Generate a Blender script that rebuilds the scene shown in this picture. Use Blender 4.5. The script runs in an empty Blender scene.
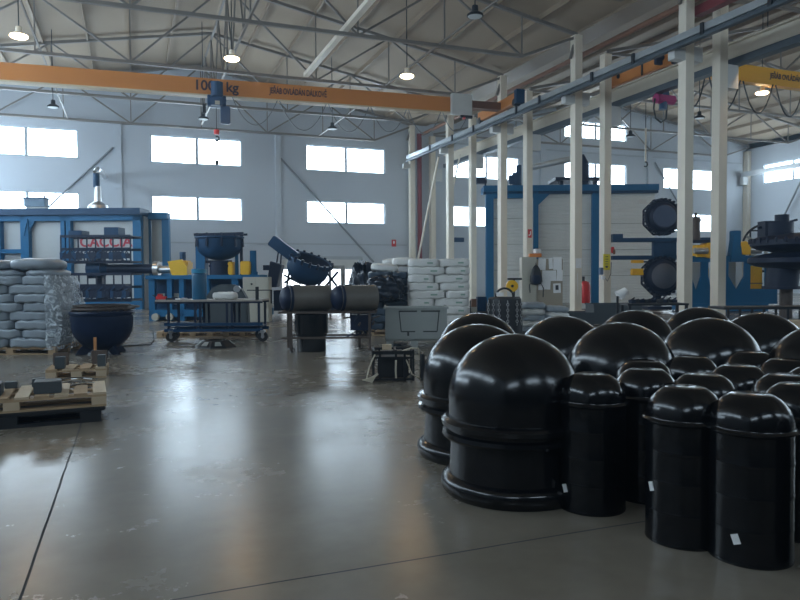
import bpy, bmesh, math, random
from mathutils import Vector, Matrix
random.seed(7)
S = bpy.context.scene
COL = S.collection
PI = math.pi

# ------------------------------------------------------------------ camera, light, exposure
YAW, PITCH, ROLL, FPX, EYE = math.radians(21.2), math.radians(1.95), math.radians(-0.35), 690.0, 1.45
_F = Vector((math.sin(YAW)*math.cos(PITCH), math.cos(YAW)*math.cos(PITCH), -math.sin(PITCH)))
_R = Vector((math.cos(YAW), -math.sin(YAW), 0))
_U = _R.cross(_F)
_R2 = math.cos(ROLL)*_R + math.sin(ROLL)*_U
_U2 = math.cos(ROLL)*_U - math.sin(ROLL)*_R
cam_data = bpy.data.cameras.new('camera'); cam = bpy.data.objects.new('camera', cam_data); COL.objects.link(cam)
cam.matrix_world = Matrix(((_R2.x, _U2.x, -_F.x, 0), (_R2.y, _U2.y, -_F.y, 0), (_R2.z, _U2.z, -_F.z, EYE), (0, 0, 0, 1)))
cam_data.sensor_fit = 'HORIZONTAL'; cam_data.sensor_width = 36; cam_data.lens = FPX*36/800
cam_data.clip_start = 0.05; cam_data.clip_end = 300
S.camera = cam
S.view_settings.view_transform = 'Standard'; S.view_settings.look = 'None'
S.view_settings.gamma = 1; S.view_settings.use_curve_mapping = False
S.view_settings.exposure = 0.55
world = bpy.data.worlds.new('world'); S.world = world; world.use_nodes = True
world.node_tree.nodes['Background'].inputs[0].default_value = (0.62, 0.78, 1.0, 1)
world.node_tree.nodes['Background'].inputs[1].default_value = 1.0
_v = world.node_tree.nodes.new('ShaderNodeVolumeScatter'); _v.inputs['Color'].default_value = (.6, .8, 1.0, 1)
_v.inputs['Density'].default_value = 0.0022; _v.inputs['Anisotropy'].default_value = .2
world.node_tree.links.new(_v.outputs[0], world.node_tree.nodes['World Output'].inputs['Volume'])   # thin dusty air
WINDOW_LIGHT = 8.0
WINDOW_TINT = (0.66, 0.84, 1.0)
LAMP_WATT = 32
S.cycles.use_denoising = True; S.cycles.volume_bounces = 0; S.cycles.volume_step_rate = 5
S.cycles.max_bounces = 8; S.cycles.diffuse_bounces = 5; S.cycles.glossy_bounces = 4
S.cycles.sample_clamp_indirect = 6

# ------------------------------------------------------------------ materials
MATS = {}
def mat(name, col, rough=0.5, metal=0.0, var=0.12, scale=3.0, bump=0.0, spec=0.5, rvar=0.0):
    if name in MATS: return MATS[name]
    m = bpy.data.materials.new(name); m.use_nodes = True; nt = m.node_tree; b = nt.nodes['Principled BSDF']
    tc = nt.nodes.new('ShaderNodeTexCoord'); n = nt.nodes.new('ShaderNodeTexNoise')
    n.inputs['Scale'].default_value = scale; n.inputs['Detail'].default_value = 5
    nt.links.new(tc.outputs['Object'], n.inputs['Vector'])
    r = nt.nodes.new('ShaderNodeMix'); r.data_type = 'RGBA'
    r.inputs[6].default_value = tuple(max(0, c*(1-var)) for c in col)+(1,)
    r.inputs[7].default_value = tuple(min(1, c*(1+var)) for c in col)+(1,)
    nt.links.new(n.outputs['Fac'], r.inputs[0]); nt.links.new(r.outputs[2], b.inputs['Base Color'])
    b.inputs['Roughness'].default_value = rough; b.inputs['Metallic'].default_value = metal
    b.inputs['Specular IOR Level'].default_value = spec
    if rvar:
        mr = nt.nodes.new('ShaderNodeMapRange'); mr.inputs[3].default_value = rough-rvar; mr.inputs[4].default_value = rough+rvar
        mr.inputs[1].default_value = .3; mr.inputs[2].default_value = .7
        nt.links.new(n.outputs['Fac'], mr.inputs[0]); nt.links.new(mr.outputs[0], b.inputs['Roughness'])
    if bump:
        bp = nt.nodes.new('ShaderNodeBump'); bp.inputs['Strength'].default_value = bump; bp.inputs['Distance'].default_value = .02
        nt.links.new(n.outputs['Fac'], bp.inputs['Height']); nt.links.new(bp.outputs[0], b.inputs['Normal'])
    MATS[name] = m; return m
def emit(name, col, strength):
    m = bpy.data.materials.new(name); m.use_nodes = True; nt = m.node_tree
    b = nt.nodes['Principled BSDF']; b.inputs['Base Color'].default_value = (.8, .8, .8, 1)
    b.inputs['Emission Color'].default_value = col+(1,); b.inputs['Emission Strength'].default_value = strength
    MATS[name] = m; return m
def floor_material():
    m = bpy.data.materials.new('polished_concrete'); m.use_nodes = True; nt = m.node_tree; b = nt.nodes['Principled BSDF']
    N = nt.nodes.new; L = nt.links.new
    tc = N('ShaderNodeTexCoord')
    n1 = N('ShaderNodeTexNoise'); n1.inputs['Scale'].default_value = .55; n1.inputs['Detail'].default_value = 8; n1.inputs['Roughness'].default_value = .62
    n2 = N('ShaderNodeTexNoise'); n2.inputs['Scale'].default_value = 5; n2.inputs['Detail'].default_value = 10; n2.inputs['Roughness'].default_value = .7
    L(tc.outputs['Object'], n1.inputs[0]); L(tc.outputs['Object'], n2.inputs[0])
    cr = N('ShaderNodeValToRGB'); e = cr.color_ramp.elements
    e[0].position = .3; e[0].color = (.175, .150, .118, 1); e[1].position = .72; e[1].color = (.26, .228, .183, 1)
    ad = N('ShaderNodeMath'); ad.operation = 'MULTIPLY_ADD'; ad.inputs[1].default_value = .30
    sb = N('ShaderNodeMath'); sb.operation = 'MULTIPLY'; sb.inputs[1].default_value = .72
    L(n2.outputs['Fac'], ad.inputs[0]); L(n1.outputs['Fac'], sb.inputs[0]); L(sb.outputs[0], ad.inputs[2]); L(ad.outputs[0], cr.inputs[0])
    # dark marks and specks
    n3 = N('ShaderNodeTexNoise'); n3.inputs['Scale'].default_value = 9; n3.inputs['Detail'].default_value = 3
    mp = N('ShaderNodeMapping'); mp.inputs['Scale'].default_value = (.5, 1.6, 1); L(tc.outputs['Object'], mp.inputs[0]); L(mp.outputs[0], n3.inputs[0])
    r3 = N('ShaderNodeMapRange'); r3.inputs[1].default_value = .70; r3.inputs[2].default_value = .76; L(n3.outputs['Fac'], r3.inputs[0])
    # expansion joints
    sx = N('ShaderNodeSeparateXYZ'); L(tc.outputs['Object'], sx.inputs[0])
    nj = N('ShaderNodeTexNoise'); nj.inputs['Scale'].default_value = 1.2; L(tc.outputs['Object'], nj.inputs[0])
    def joint(out, at, step, w):
        wob = N('ShaderNodeMath'); wob.operation = 'MULTIPLY_ADD'; wob.inputs[1].default_value = .02; L(nj.outputs['Fac'], wob.inputs[0]); L(out, wob.inputs[2])
        a = N('ShaderNodeMath'); a.operation = 'SUBTRACT'; a.inputs[1].default_value = at-step/2+.01; L(wob.outputs[0], a.inputs[0])
        f = N('ShaderNodeMath'); f.operation = 'FLOORED_MODULO'; f.inputs[1].default_value = step; L(a.outputs[0], f.inputs[0])
        s = N('ShaderNodeMath'); s.operation = 'SUBTRACT'; s.inputs[1].default_value = step/2; L(f.outputs[0], s.inputs[0])
        ab = N('ShaderNodeMath'); ab.operation = 'ABSOLUTE'; L(s.outputs[0], ab.inputs[0])
        l = N('ShaderNodeMath'); l.operation = 'LESS_THAN'; l.inputs[1].default_value = w; L(ab.outputs[0], l.inputs[0]); return l
    j1 = joint(sx.outputs[0], -.5, 9.0, .007); j2 = joint(sx.outputs[1], 3.23, 12.0, .006)
    mx = N('ShaderNodeMath'); mx.operation = 'MAXIMUM'; L(j1.outputs[0], mx.inputs[0]); L(j2.outputs[0], mx.inputs[1])
    mix3 = N('ShaderNodeMix'); mix3.data_type = 'RGBA'; mix3.inputs[7].default_value = (.13, .12, .10, 1)
    s3 = N('ShaderNodeMath'); s3.operation = 'MULTIPLY'; s3.inputs[1].default_value = .0; L(r3.outputs[0], s3.inputs[0]); L(s3.outputs[0], mix3.inputs[0]); L(cr.outputs[0], mix3.inputs[6])
    mixj = N('ShaderNodeMix'); mixj.data_type = 'RGBA'; mixj.inputs[7].default_value = (.012, .012, .012, 1)
    L(mx.outputs[0], mixj.inputs[0]); L(mix3.outputs[2], mixj.inputs[6]); L(mixj.outputs[2], b.inputs['Base Color'])
    rr = N('ShaderNodeMapRange'); rr.inputs[1].default_value = .3; rr.inputs[2].default_value = .7; rr.inputs[3].default_value = .17; rr.inputs[4].default_value = .33
    L(ad.outputs[0], rr.inputs[0])
    r4 = N('ShaderNodeMath'); r4.operation = 'MULTIPLY_ADD'; r4.inputs[1].default_value = .5; L(mx.outputs[0], r4.inputs[0]); L(rr.outputs[0], r4.inputs[2])
    L(r4.outputs[0], b.inputs['Roughness'])
    b.inputs['Specular IOR Level'].default_value = .6
    bp = N('ShaderNodeBump'); bp.inputs['Strength'].default_value = .05; bp.inputs['Distance'].default_value = .008
    L(n2.outputs['Fac'], bp.inputs['Height']); L(bp.outputs[0], b.inputs['Normal'])
    return m
def ribbed(name, col, step, axis=2):
    m = mat(name, col, .5, 0, .05); nt = m.node_tree; N = nt.nodes.new; L = nt.links.new; b = nt.nodes['Principled BSDF']
    tc = N('ShaderNodeTexCoord'); w = N('ShaderNodeTexWave'); w.bands_direction = 'XYZ'[axis]; w.inputs['Scale'].default_value = .314/step
    L(tc.outputs['Object'], w.inputs[0]); bp = N('ShaderNodeBump'); bp.inputs['Strength'].default_value = .5; bp.inputs['Distance'].default_value = .03
    L(w.outputs['Fac'], bp.inputs['Height']); L(bp.outputs[0], b.inputs['Normal']); return m

M_floor = floor_material()
M_wall = mat('painted_wall', (.54, .585, .64), .8, 0, .05, .6)
M_wallback = mat('darkened_back_wall', (.07, .07, .07), .8, 0, .1, .6)  # unseen wall, darkened to cut the bounce light reaching the foreground
M_roof = mat('roof_sheet', (.35, .275, .195), .75, 0, .08, .5)
M_purlin = mat('purlin_paint', (.27, .205, .14), .6, 0, .06)
M_steel = mat('white_steel', (.80, .735, .62), .45, 0, .06, 2)
M_brace = mat('brace_grey', (.24, .26, .28), .5, 0, .1, 1)
M_truss = mat('truss_paint', (.20, .18, .16), .5, 0, .1, 1)
M_rail = mat('rail_steel', (.45, .49, .52), .32, .5, .15, 2)
M_raildark = mat('rail_dark', (.07, .09, .11), .5, .2, .15)
M_orange = mat('crane_orange', (.62, .23, .05), .38, 0, .06, 1)
M_yellowcrane = mat('crane_yellow', (.85, .42, .02), .4, 0, .05, 1)
M_box = mat('box_white', (.62, .63, .62), .5, 0, .05)
M_red = mat('red_paint', (.20, .025, .03), .5)
M_redwine = mat('dark_red_paint', (.22, .10, .055), .6)
M_redb = mat('signal_red', (.65, .03, .03), .4)
M_blue = mat('machine_blue', (.002, .115, .27), .5, 0, .15, 2, 0, .35)
M_blued = mat('deep_blue', (.003, .042, .11), .5, 0, .2, 3, 0, .35)
M_navy = mat('navy_iron', (.005, .014, .042), .5, 0, .3, 5, 0, .35)
M_iron = mat('black_iron', (.018, .021, .026), .5, .3, .3, 8)
M_rust = mat('worn_iron', (.09, .07, .06), .6, .3, .4, 9)
M_black = mat('black_polyethylene', (.004, .0045, .006), .19, 0, .2, 4, .03, .5, .04)
M_blackm = mat('black_plastic_matt', (.012, .014, .018), .5, 0, .2)
M_litplastic = mat('lit_moulded_plastic', (.13, .12, .105), .42, 0, .2, 6)  # beige-grey paints the light on the tops into the dark plastic
M_yellow = mat('gear_yellow', (.90, .50, .01), .45, 0, .06)
M_silver = mat('silver_steel', (.55, .56, .57), .28, .9, .08)
M_panel = mat('oven_panel', (.44, .47, .48), .45, 0, .05)
M_door = ribbed('oven_shutter', (.68, .72, .72), .14, 2)
M_curtain = mat('grey_curtain', (.34, .35, .33), .4, .2, .15, 5)
M_sack = mat('white_sack', (.74, .74, .72), .38, 0, .08, 6, .35)
M_sackg = mat('grey_sack', (.30, .345, .39), .33, 0, .10, 5, .35)
M_sackd = mat('dark_sack', (.045, .07, .10), .28, 0, .3, 5, .5)  # dark blue wrap, with the shadow on the stack put into the colour
M_print = mat('green_print', (.28, .42, .34), .6)
M_tarp = mat('black_film', (.012, .02, .035), .2, 0, .3, 5, .7)
M_wood = mat('pallet_wood', (.42, .29, .17), .7, 0, .25, 7)
M_woodd = mat('pallet_wood_old', (.22, .145, .09), .75, 0, .25, 7)
M_woodl = mat('pallet_wood_pale', (.56, .44, .30), .7, 0, .15, 7)
M_slate = mat('slate_block', (.06, .075, .085), .55, 0, .1)
M_brownb = mat('brown_block', (.12, .09, .075), .7)
M_crategrey = mat('grey_container', (.34, .37, .36), .5, 0, .08)
M_groove = mat('container_groove', (.05, .055, .055), .6)
M_cab = mat('cabinet_beige', (.46, .44, .37), .5, 0, .05)
M_board = mat('pin_board', (.36, .31, .24), .7, 0, .1)
M_paper = mat('paper', (.9, .9, .9), .6, 0, .04)
M_yellowp = mat('yellow_paper', (.80, .68, .02), .5)
M_inkd = mat('dark_ink', (.03, .03, .04), .6)
M_ink = mat('crane_ink', (.06, .03, .04), .6)
M_rubber = mat('black_rubber', (.015, .015, .016), .7)
M_cable = mat('black_cable', (.02, .022, .025), .5)
M_cableg = mat('grey_cable', (.16, .18, .20), .5)
M_hoist = mat('hoist_blue', (.02, .07, .16), .4, 0, .1)
M_magenta = mat('magenta_paint', (.40, .03, .16), .4)
M_frame = mat('window_frame_grey', (.42, .46, .50), .5)
M_alu = mat('duct_alu', (.72, .74, .75), .3, .6, .05)
M_orangeb = mat('orange_box', (.70, .22, .04), .5)
M_teal = mat('barrel_blue', (.01, .10, .20), .35, 0, .1)
M_strap = mat('pale_webbing', (.55, .50, .40), .6)
M_pane = emit('daylight_pane', WINDOW_TINT, WINDOW_LIGHT)
M_panedoor = emit('daylight_door_panel', (.80, .9, 1.0), 2.6)
M_lamplit = emit('lamp_warm_lens', (1.0, .74, .42), 11)
M_lampoff = mat('lamp_lens_off', (.55, .6, .62), .3)
M_kettle = mat('kettle_paint', (.004, .014, .045), .4, 0, .2, 3, 0, .25)
def film_material():
    m = bpy.data.materials.new('clear_stretch_film'); m.use_nodes = True; nt = m.node_tree; b = nt.nodes['Principled BSDF']
    b.inputs['Base Color'].default_value = (.74, .82, .88, 1); b.inputs['Roughness'].default_value = .16
    n = nt.nodes.new('ShaderNodeTexNoise'); n.inputs['Scale'].default_value = 9; n.inputs['Detail'].default_value = 6; n.inputs['Distortion'].default_value = 1.5
    tc = nt.nodes.new('ShaderNodeTexCoord'); nt.links.new(tc.outputs['Object'], n.inputs[0])
    mr = nt.nodes.new('ShaderNodeMapRange'); mr.inputs[1].default_value = .42; mr.inputs[2].default_value = .66; mr.inputs[3].default_value = .15; mr.inputs[4].default_value = .85
    nt.links.new(n.outputs['Fac'], mr.inputs[0]); nt.links.new(mr.outputs[0], b.inputs['Alpha'])
    bp = nt.nodes.new('ShaderNodeBump'); bp.inputs['Strength'].default_value = .8; bp.inputs['Distance'].default_value = .03
    nt.links.new(n.outputs['Fac'], bp.inputs['Height']); nt.links.new(bp.outputs[0], b.inputs['Normal'])
    return m
M_film = film_material()

# ------------------------------------------------------------------ mesh helpers
class MB:
    def __init__(s): s.bm = bmesh.new()
    def box(s, c, d, rz=0, rot=None):
        m = Matrix.Translation(c)
        if rot is not None: m = m @ rot
        elif rz: m = m @ Matrix.Rotation(rz, 4, 'Z')
        bmesh.ops.create_cube(s.bm, size=1, matrix=m @ Matrix.Diagonal((d[0], d[1], d[2], 1)))
        return s
    def bb(s, x0, x1, y0, y1, z0, z1):
        return s.box(((x0+x1)/2, (y0+y1)/2, (z0+z1)/2), (abs(x1-x0), abs(y1-y0), abs(z1-z0)))
    def bar(s, p, q, w, h=None):
        p = Vector(p); q = Vector(q); d = q-p; L = d.length
        if L < 1e-6: return s
        r = d.to_track_quat('Z', 'X' if abs(d.normalized().x) < .9 else 'Y').to_matrix().to_4x4()
        # keep one face vertical
        zax = d.normalized(); up = Vector((0, 0, 1)) if abs(zax.z) < .95 else Vector((0, 1, 0))
        x = up.cross(zax).normalized(); y = zax.cross(x)
        r = Matrix(((x.x, y.x, zax.x, 0), (x.y, y.y, zax.y, 0), (x.z, y.z, zax.z, 0), (0, 0, 0, 1)))
        bmesh.ops.create_cube(s.bm, size=1, matrix=Matrix.Translation((p+q)/2) @ r @ Matrix.Diagonal((w, h or w, L, 1)))
        return s
    def tube(s, p, q, r, seg=12, r2=None):
        p = Vector(p); q = Vector(q); d = q-p; L = d.length
        m = Matrix.Translation((p+q)/2) @ d.to_track_quat('Z', 'Y').to_matrix().to_4x4()
        bmesh.ops.create_cone(s.bm, cap_ends=True, segments=seg, radius1=r, radius2=r if r2 is None else r2, depth=L, matrix=m); return s
    def lathe(s, prof, c=(0, 0, 0), seg=32, m=None):
        M = Matrix.Translation(c) @ (m or Matrix.Identity(4)); rings = []
        for (r, z) in prof:
            if r < 1e-5: rings.append([s.bm.verts.new(M @ Vector((0, 0, z)))])
            else: rings.append([s.bm.verts.new(M @ Vector((r*math.cos(2*PI*k/seg), r*math.sin(2*PI*k/seg), z))) for k in range(seg)])
        for a, b in zip(rings, rings[1:]):
            for k in range(seg):
                k2 = (k+1) % seg
                if len(a) == 1 and len(b) == 1: continue
                if len(a) == 1: s.bm.faces.new((a[0], b[k2], b[k]))
                elif len(b) == 1: s.bm.faces.new((a[k], a[k2], b[0]))
                else: s.bm.faces.new((a[k], a[k2], b[k2], b[k]))
        return s
    def path(s, pts, r, seg=8):
        pts = [Vector(p) for p in pts]; rings = []
        for i, p in enumerate(pts):
            t = (pts[min(i+1, len(pts)-1)]-pts[max(i-1, 0)]).normalized()
            a = t.cross(Vector((0, 0, 1)) if abs(t.z) < .9 else Vector((0, 1, 0))).normalized(); b = t.cross(a)
            rings.append([s.bm.verts.new(p+a*r*math.cos(2*PI*k/seg)+b*r*math.sin(2*PI*k/seg)) for k in range(seg)])
        for a, b in zip(rings, rings[1:]):
            for k in range(seg): s.bm.faces.new((a[k], a[(k+1) % seg], b[(k+1) % seg], b[k]))
        s.bm.faces.new(rings[0]); s.bm.faces.new(rings[-1]); return s
    def prism(s, pts, y0, y1, m=None):
        M = m or Matrix.Identity(4)
        a = [s.bm.verts.new(M @ Vector((x, y0, z))) for x, z in pts]; b = [s.bm.verts.new(M @ Vector((x, y1, z))) for x, z in pts]
        s.bm.faces.new(a); s.bm.faces.new(list(reversed(b))); n = len(pts)
        for k in range(n): s.bm.faces.new((a[k], b[k], b[(k+1) % n], a[(k+1) % n]))
        return s
    def torus(s, c, R, r, axis='Z', seg=32, a0=0, a1=2*PI):
        pts = []
        for k in range(seg+1):
            t = a0+(a1-a0)*k/seg; u, v = R*math.cos(t), R*math.sin(t)
            pts.append(Vector(c)+(Vector((u, v, 0)) if axis == 'Z' else Vector((u, 0, v)) if axis == 'Y' else Vector((0, u, v))))
        return s.path(pts, r, 8)
    def pillow(s, c, d, rz=0, n=8, jit=.012, flat=4.0):
        """a filled sack: rounded box, fullest in the middle, seams at the ends"""
        M = Matrix.Translation(c) @ Matrix.Rotation(rz, 4, 'Z'); b2 = bmesh.new()
        bmesh.ops.create_cube(b2, size=2); bmesh.ops.subdivide_edges(b2, edges=b2.edges[:], cuts=n-1, use_grid_fill=True)
        vm = {}
        for v in b2.verts:
            x, y, z = v.co; e = flat; rr = (abs(x)**e+abs(y)**e+abs(z)**e)**(1/e)
            x, y, z = x/rr, y/rr, z/rr
            pin = 1-.12*abs(x)**8
            w = math.sin(x*9+c[0]*7)*math.cos(y*7+c[2]*9)*jit
            vm[v] = s.bm.verts.new(M @ Vector((x*d[0]/2, y*d[1]/2*(1-.06*abs(x)**4)+w*.6, z*d[2]/2*pin+w)))
        for f in b2.faces: s.bm.faces.new([vm[v] for v in f.verts])
        b2.free(); return s
    def build(s, name, m, parent=None, smooth=False, bevel=0, loc=None):
        me = bpy.data.meshes.new(name); bmesh.ops.recalc_face_normals(s.bm, faces=s.bm.faces[:])
        if bevel:
            bmesh.ops.bevel(s.bm, geom=[e for e in s.bm.edges if e.is_manifold and e.calc_face_angle(0) > .6], offset=bevel, segments=2, affect='EDGES', clamp_overlap=True)
        s.bm.to_mesh(me); s.bm.free()
        if smooth:
            me.polygons.foreach_set('use_smooth', [True]*len(me.polygons))
            try: me.set_sharp_from_angle(angle=math.radians(40))
            except Exception: pass
        me.materials.append(m); o = bpy.data.objects.new(name, me); COL.objects.link(o)
        if parent is not None: o.parent = parent
        if loc is not None: o.location = loc
        return o
def tag(o, label=None, cat=None, group=None, kind=None):
    if label: o['label'] = label
    if cat: o['category'] = cat
    if group: o['group'] = group
    if kind: o['kind'] = kind
    return o
def thing(name, label, cat, loc=(0, 0, 0), rz=0, group=None, kind=None):
    o = bpy.data.objects.new(name, None); o.empty_display_size = .1; COL.objects.link(o)
    o.location = loc; o.rotation_euler = (0, 0, rz); return tag(o, label, cat, group, kind)
def dup(root, loc=None, rz=None, label=None, group=None, parent=None):
    r = root.copy(); COL.objects.link(r)
    if parent is not None: r.parent = parent
    if loc is not None: r.location = loc
    if rz is not None: r.rotation_euler = (0, 0, rz)
    if label: r['label'] = label
    if group: r['group'] = group
    for ch in list(root.children): dup(ch, parent=r)
    return r
def text(name, body, size, m, parent, loc, rot, depth=.006, sx=1.0):
    cu = bpy.data.curves.new(name, 'FONT'); cu.body = body; cu.size = size; cu.extrude = depth; cu.align_x = 'CENTER'; cu.align_y = 'CENTER'; cu.offset = size*.022
    t = bpy.data.objects.new(name, cu); COL.objects.link(t); bpy.context.view_layer.update()
    me = bpy.data.meshes.new_from_object(t.evaluated_get(bpy.context.evaluated_depsgraph_get()))
    bpy.data.objects.remove(t); me.materials.clear(); me.materials.append(m)
    o = bpy.data.objects.new(name, me); COL.objects.link(o); o.parent = parent; o.location = loc; o.rotation_euler = rot; o.scale = (sx, 1, 1); return o
ORD = ['first', 'second', 'third', 'fourth', 'fifth', 'sixth', 'seventh', 'eighth', 'ninth', 'tenth', 'eleventh', 'twelfth']
class Fr:
    """a stand on the shop floor at a known distance from where the photograph was taken; u, z give metres from measured angles"""
    def __init__(s, px, dist): s.px, s.d = px, dist
    def u(s, x): return (x-s.px)*s.d/FPX
    def z(s, y, x=None):
        x = s.px if x is None else x
        return EYE+(276.5+.0061*(400-x)-y)*s.d/FPX
    @property
    def loc(s):
        f = Vector((math.sin(YAW), math.cos(YAW), 0)); w = f*s.d*math.cos(PITCH)+_R*((s.px-400)*s.d/FPX); return (w.x, w.y, 0)
    rz = -YAW
    def rect(s, mb, x0, y0, x1, y1, v0, v1):
        return mb.bb(s.u(x0), s.u(x1), v0, v1, s.z(y1), s.z(y0))

# ------------------------------------------------------------------ the hall shell
XW, XL, XR, XE = -9.3, 17.05, 18.5, 46.4       # west wall, two column rows, east wall
YB, YF = -7.0, 42.1
FR_Y = [17.9, 23.9, 29.95, 35.95, 41.7]
def structure(o, kind='structure'): o['kind'] = kind; return o
structure(MB().bb(XW-.3, XE+.3, YB-.3, YF+.3, -.2, 0).build('floor', M_floor))
def wall(name, axis, pos, thick, u0, u1, z1, holes, m=None):
    us = sorted({u0, u1} | {h[0] for h in holes} | {h[1] for h in holes}); zs = sorted({0, z1} | {h[2] for h in holes} | {h[3] for h in holes})
    mb = MB()
    for a, b in zip(us, us[1:]):
        run = None
        for c, d in zip(zs, zs[1:]):
            if any(h[0] <= a+1e-6 and b <= h[1]+1e-6 and h[2] <= c+1e-6 and d <= h[3]+1e-6 for h in holes): 
                if run: _wb(mb, axis, pos, thick, a, b, *run); run = None
            else: run = (run[0], d) if run else (c, d)
        if run: _wb(mb, axis, pos, thick, a, b, *run)
    return structure(mb.build(name, m or M_wall))
def _wb(mb, axis, pos, t, a, b, c, d):
    if axis == 'y': mb.bb(a, b, pos, pos+t, c, d)
    else: mb.bb(pos, pos+t, a, b, c, d)
win_no = [0]
def window(axis, pos, t, a, b, c, d):
    win_no[0] += 1
    fr = MB(); pn = MB(); mid = (a+b)/2; f = .08; y0, y1 = pos+t*.25, pos+t*.55
    def bx(mb, a, b, c, d, p, q):
        if axis == 'y': mb.bb(a, b, p, q, c, d)
        else: mb.bb(p, q, a, b, c, d)
    for (p, q, r, s_) in ((a, b, c, c+f), (a, b, d-f, d), (a, a+f, c+f, d-f), (b-f, b, c+f, d-f), (mid-f, mid+f, c+f, d-f)): bx(fr, p, q, r, s_, y0, y1)
    o = structure(fr.build('window_%d' % win_no[0], M_frame))
    for (p, q) in ((a+f, mid-f), (mid+f, b-f)):
        pn = MB(); bx(pn, p, q, c+f, d-f, pos+t*.35, pos+t*.45); pn.build('pane', M_pane, o)
far = []
for a, b in ((-7.75, -2.63), (1.1, 6.24), (10.15, 15.35), (20.2, 25.3), (29.05, 34.5), (38.0, 43.1)):
    far += [(a, b, 8.05, 9.65), (a, b, 4.8, 6.2)]
far.append((29.05, 34.5, 11.35, 12.6))
DOOR = (8.35, 13.8, 0, 2.75)
wall('wall_far', 'y', YF, .3, XW, XE, 14.6, far+[DOOR])
for h in far: window('y', YF, .3, *h)
west = [(y-2.6, y+2.6, z0, z1) for y in (2.8, 8.8, 14.8, 20.8, 26.8, 32.8, 38.8) for z0, z1 in ((8.05, 9.65), (4.8, 6.2)) if y > 9 or z0 > 7]
wall('wall_left', 'x', XW-.3, .3, YB, YF, 11.5, west)
for h in west: window('x', XW-.3, .3, *h)
east = [(y-2.6, y+2.6, z0, z1) for y in (8.8, 14.8, 20.8, 26.8, 38.9-1.0) for z0, z1 in ((8.55, 10.05), (4.8, 6.2))]
east = [h for h in east if not (h[0] > 30 and h[2] < 6)] 
wall('wall_right', 'x', XE, .3, YB, YF, 11.5, east)
for h in east: window('x', XE, .3, *h)
back = [(a, b, 8.05, 9.65) for a, b in ((-7.75, -2.63), (1.1, 6.24), (10.15, 15.35), (20.2, 25.3), (29.05, 34.5), (38.0, 43.1))]
wall('wall_back', 'y', YB-.3, .3, XW, XE, 14.6, back, M_wallback)
for h in back: window('y', YB-.3, .3, *h)
# far doorway: a sectional door standing in the far wall, its lower panels letting the daylight through
d = MB()
for z0, z1 in ((2.55, 2.75), (1.93, 1.99)): d.bb(DOOR[0], DOOR[1], YF+.05, YF+.12, z0, z1)
for x in (DOOR[0], DOOR[1]-.12): d.bb(x, x+.12, YF+.05, YF+.12, 0, 2.55)
dr = structure(d.build('door_1', M_frame))
MB().bb(DOOR[0]+.12, DOOR[1]-.12, YF+.07, YF+.10, 1.99, 2.55).build('upper_panel', M_box, dr)
MB().bb(DOOR[0]+.12, DOOR[1]-.12, YF+.07, YF+.10, 0.02, 1.93).build('daylight_panel', M_panedoor, dr)
# pilasters on the far wall and in the corner
pl = MB()
for x in (-9.1, -.6, 8.4): pl.bb(x-.17, x+.17, YF-.12, YF, 0, 10.1)
for x in (27.2, 36.6): pl.bb(x-.2, x+.2, YF-.15, YF, 0, 11.5)
structure(pl.build('trim_1', M_wall))
cp = MB().bb(XE-.35, XE, YF-.45, YF-.002, 0, 11.3)
for y in (36, 30, 24, 18): cp.bb(XE-.35, XE, y-.17, y+.17, 0, 11.3)
structure(cp.build('trim_2', M_steel))
structure(MB().bb(XW, 16.8, YF-.05, YF-.002, 3.46, 3.54).build('trim_3', M_frame))
structure(MB().bb(19, 45.9, YF-.05, YF-.002, 9.1+1.2, 10.4).build('trim_4', M_frame))
# ceiling: two double-pitched roofs meeting in a valley over the column rows
def slope(name, x0, z0, x1, z1, n):
    mb = MB(); mb.prism([(x0, z0), (x1, z1), (x1, z1+.15), (x0, z0+.15)], YB, YF+.3)
    o = structure(mb.build(name, M_roof))
    for k in range(1, n):
        t = k/n; x = x0+(x1-x0)*t; z = z0+(z1-z0)*t
        MB().bb(x-.04, x+.04, YB, YF, z-.2, z+.01).build('purlin', M_purlin, o)
    return o
RIDGE_L, RIDGE_R = (3.9, 13.85), (32.4, 14.2)
slope('ceiling_left_west', XW, 11.45, *RIDGE_L, 7)
slope('ceiling_left_east', *RIDGE_L, 17.2, 11.45, 7)
slope('ceiling_right_west', 18.3, 11.45, *RIDGE_R, 7)
slope('ceiling_right_east', *RIDGE_R, XE, 11.9, 7)
structure(MB().bb(17.2, 18.3, YB, YF, 11.35, 11.5).build('ceiling_valley', M_purlin))

# ------------------------------------------------------------------ columns with crane brackets
where = ['nearest', 'second nearest', 'third nearest', 'fourth nearest', 'farthest']
for k, y in enumerate(FR_Y):
    for row, x, zt in (('L', XL, 11.2), ('R', XR, 10.6)):
        side = -1 if row == 'L' else 1
        t = thing('steel_column', 'white steel column, %s of the %s row between the two halls' % (where[k], 'orange crane side' if row == 'L' else 'yellow crane side'), 'column', (x, y, 0), 0, 'steel columns between the halls', 'thing')
        zs = MB().bb(-.17, .17, -.17, -.14, .03, zt).bb(-.17, .17, .14, .17, .03, zt).bb(-.012, .012, -.14, .14, .03, zt)
        zs.bb(-.17, -.155, -.14, .14, .03, zt)
        zs.build('shaft', M_steel, t)
        MB().bb(-.25, .25, -.25, .25, 0, .03).build('base_plate', M_steel, t)
        if row == 'L':
            MB().bb(-.62, -.17, -.15, .15, 8.42, 8.74).build('crane_bracket', M_box, t)
            if k < 3: MB().bb(.17, .55, -.15, .15, 8.42, 8.9).build('stub_bracket', M_box, t)
            MB().bar((-.3, 0, 10.25), (0, 0, 11.2), .1).build('knee_brace', M_truss, t)
        else:
            MB().bb(.17, .66, -.15, .15, 7.7, 8.48).build('crane_bracket', M_box, t)

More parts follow.
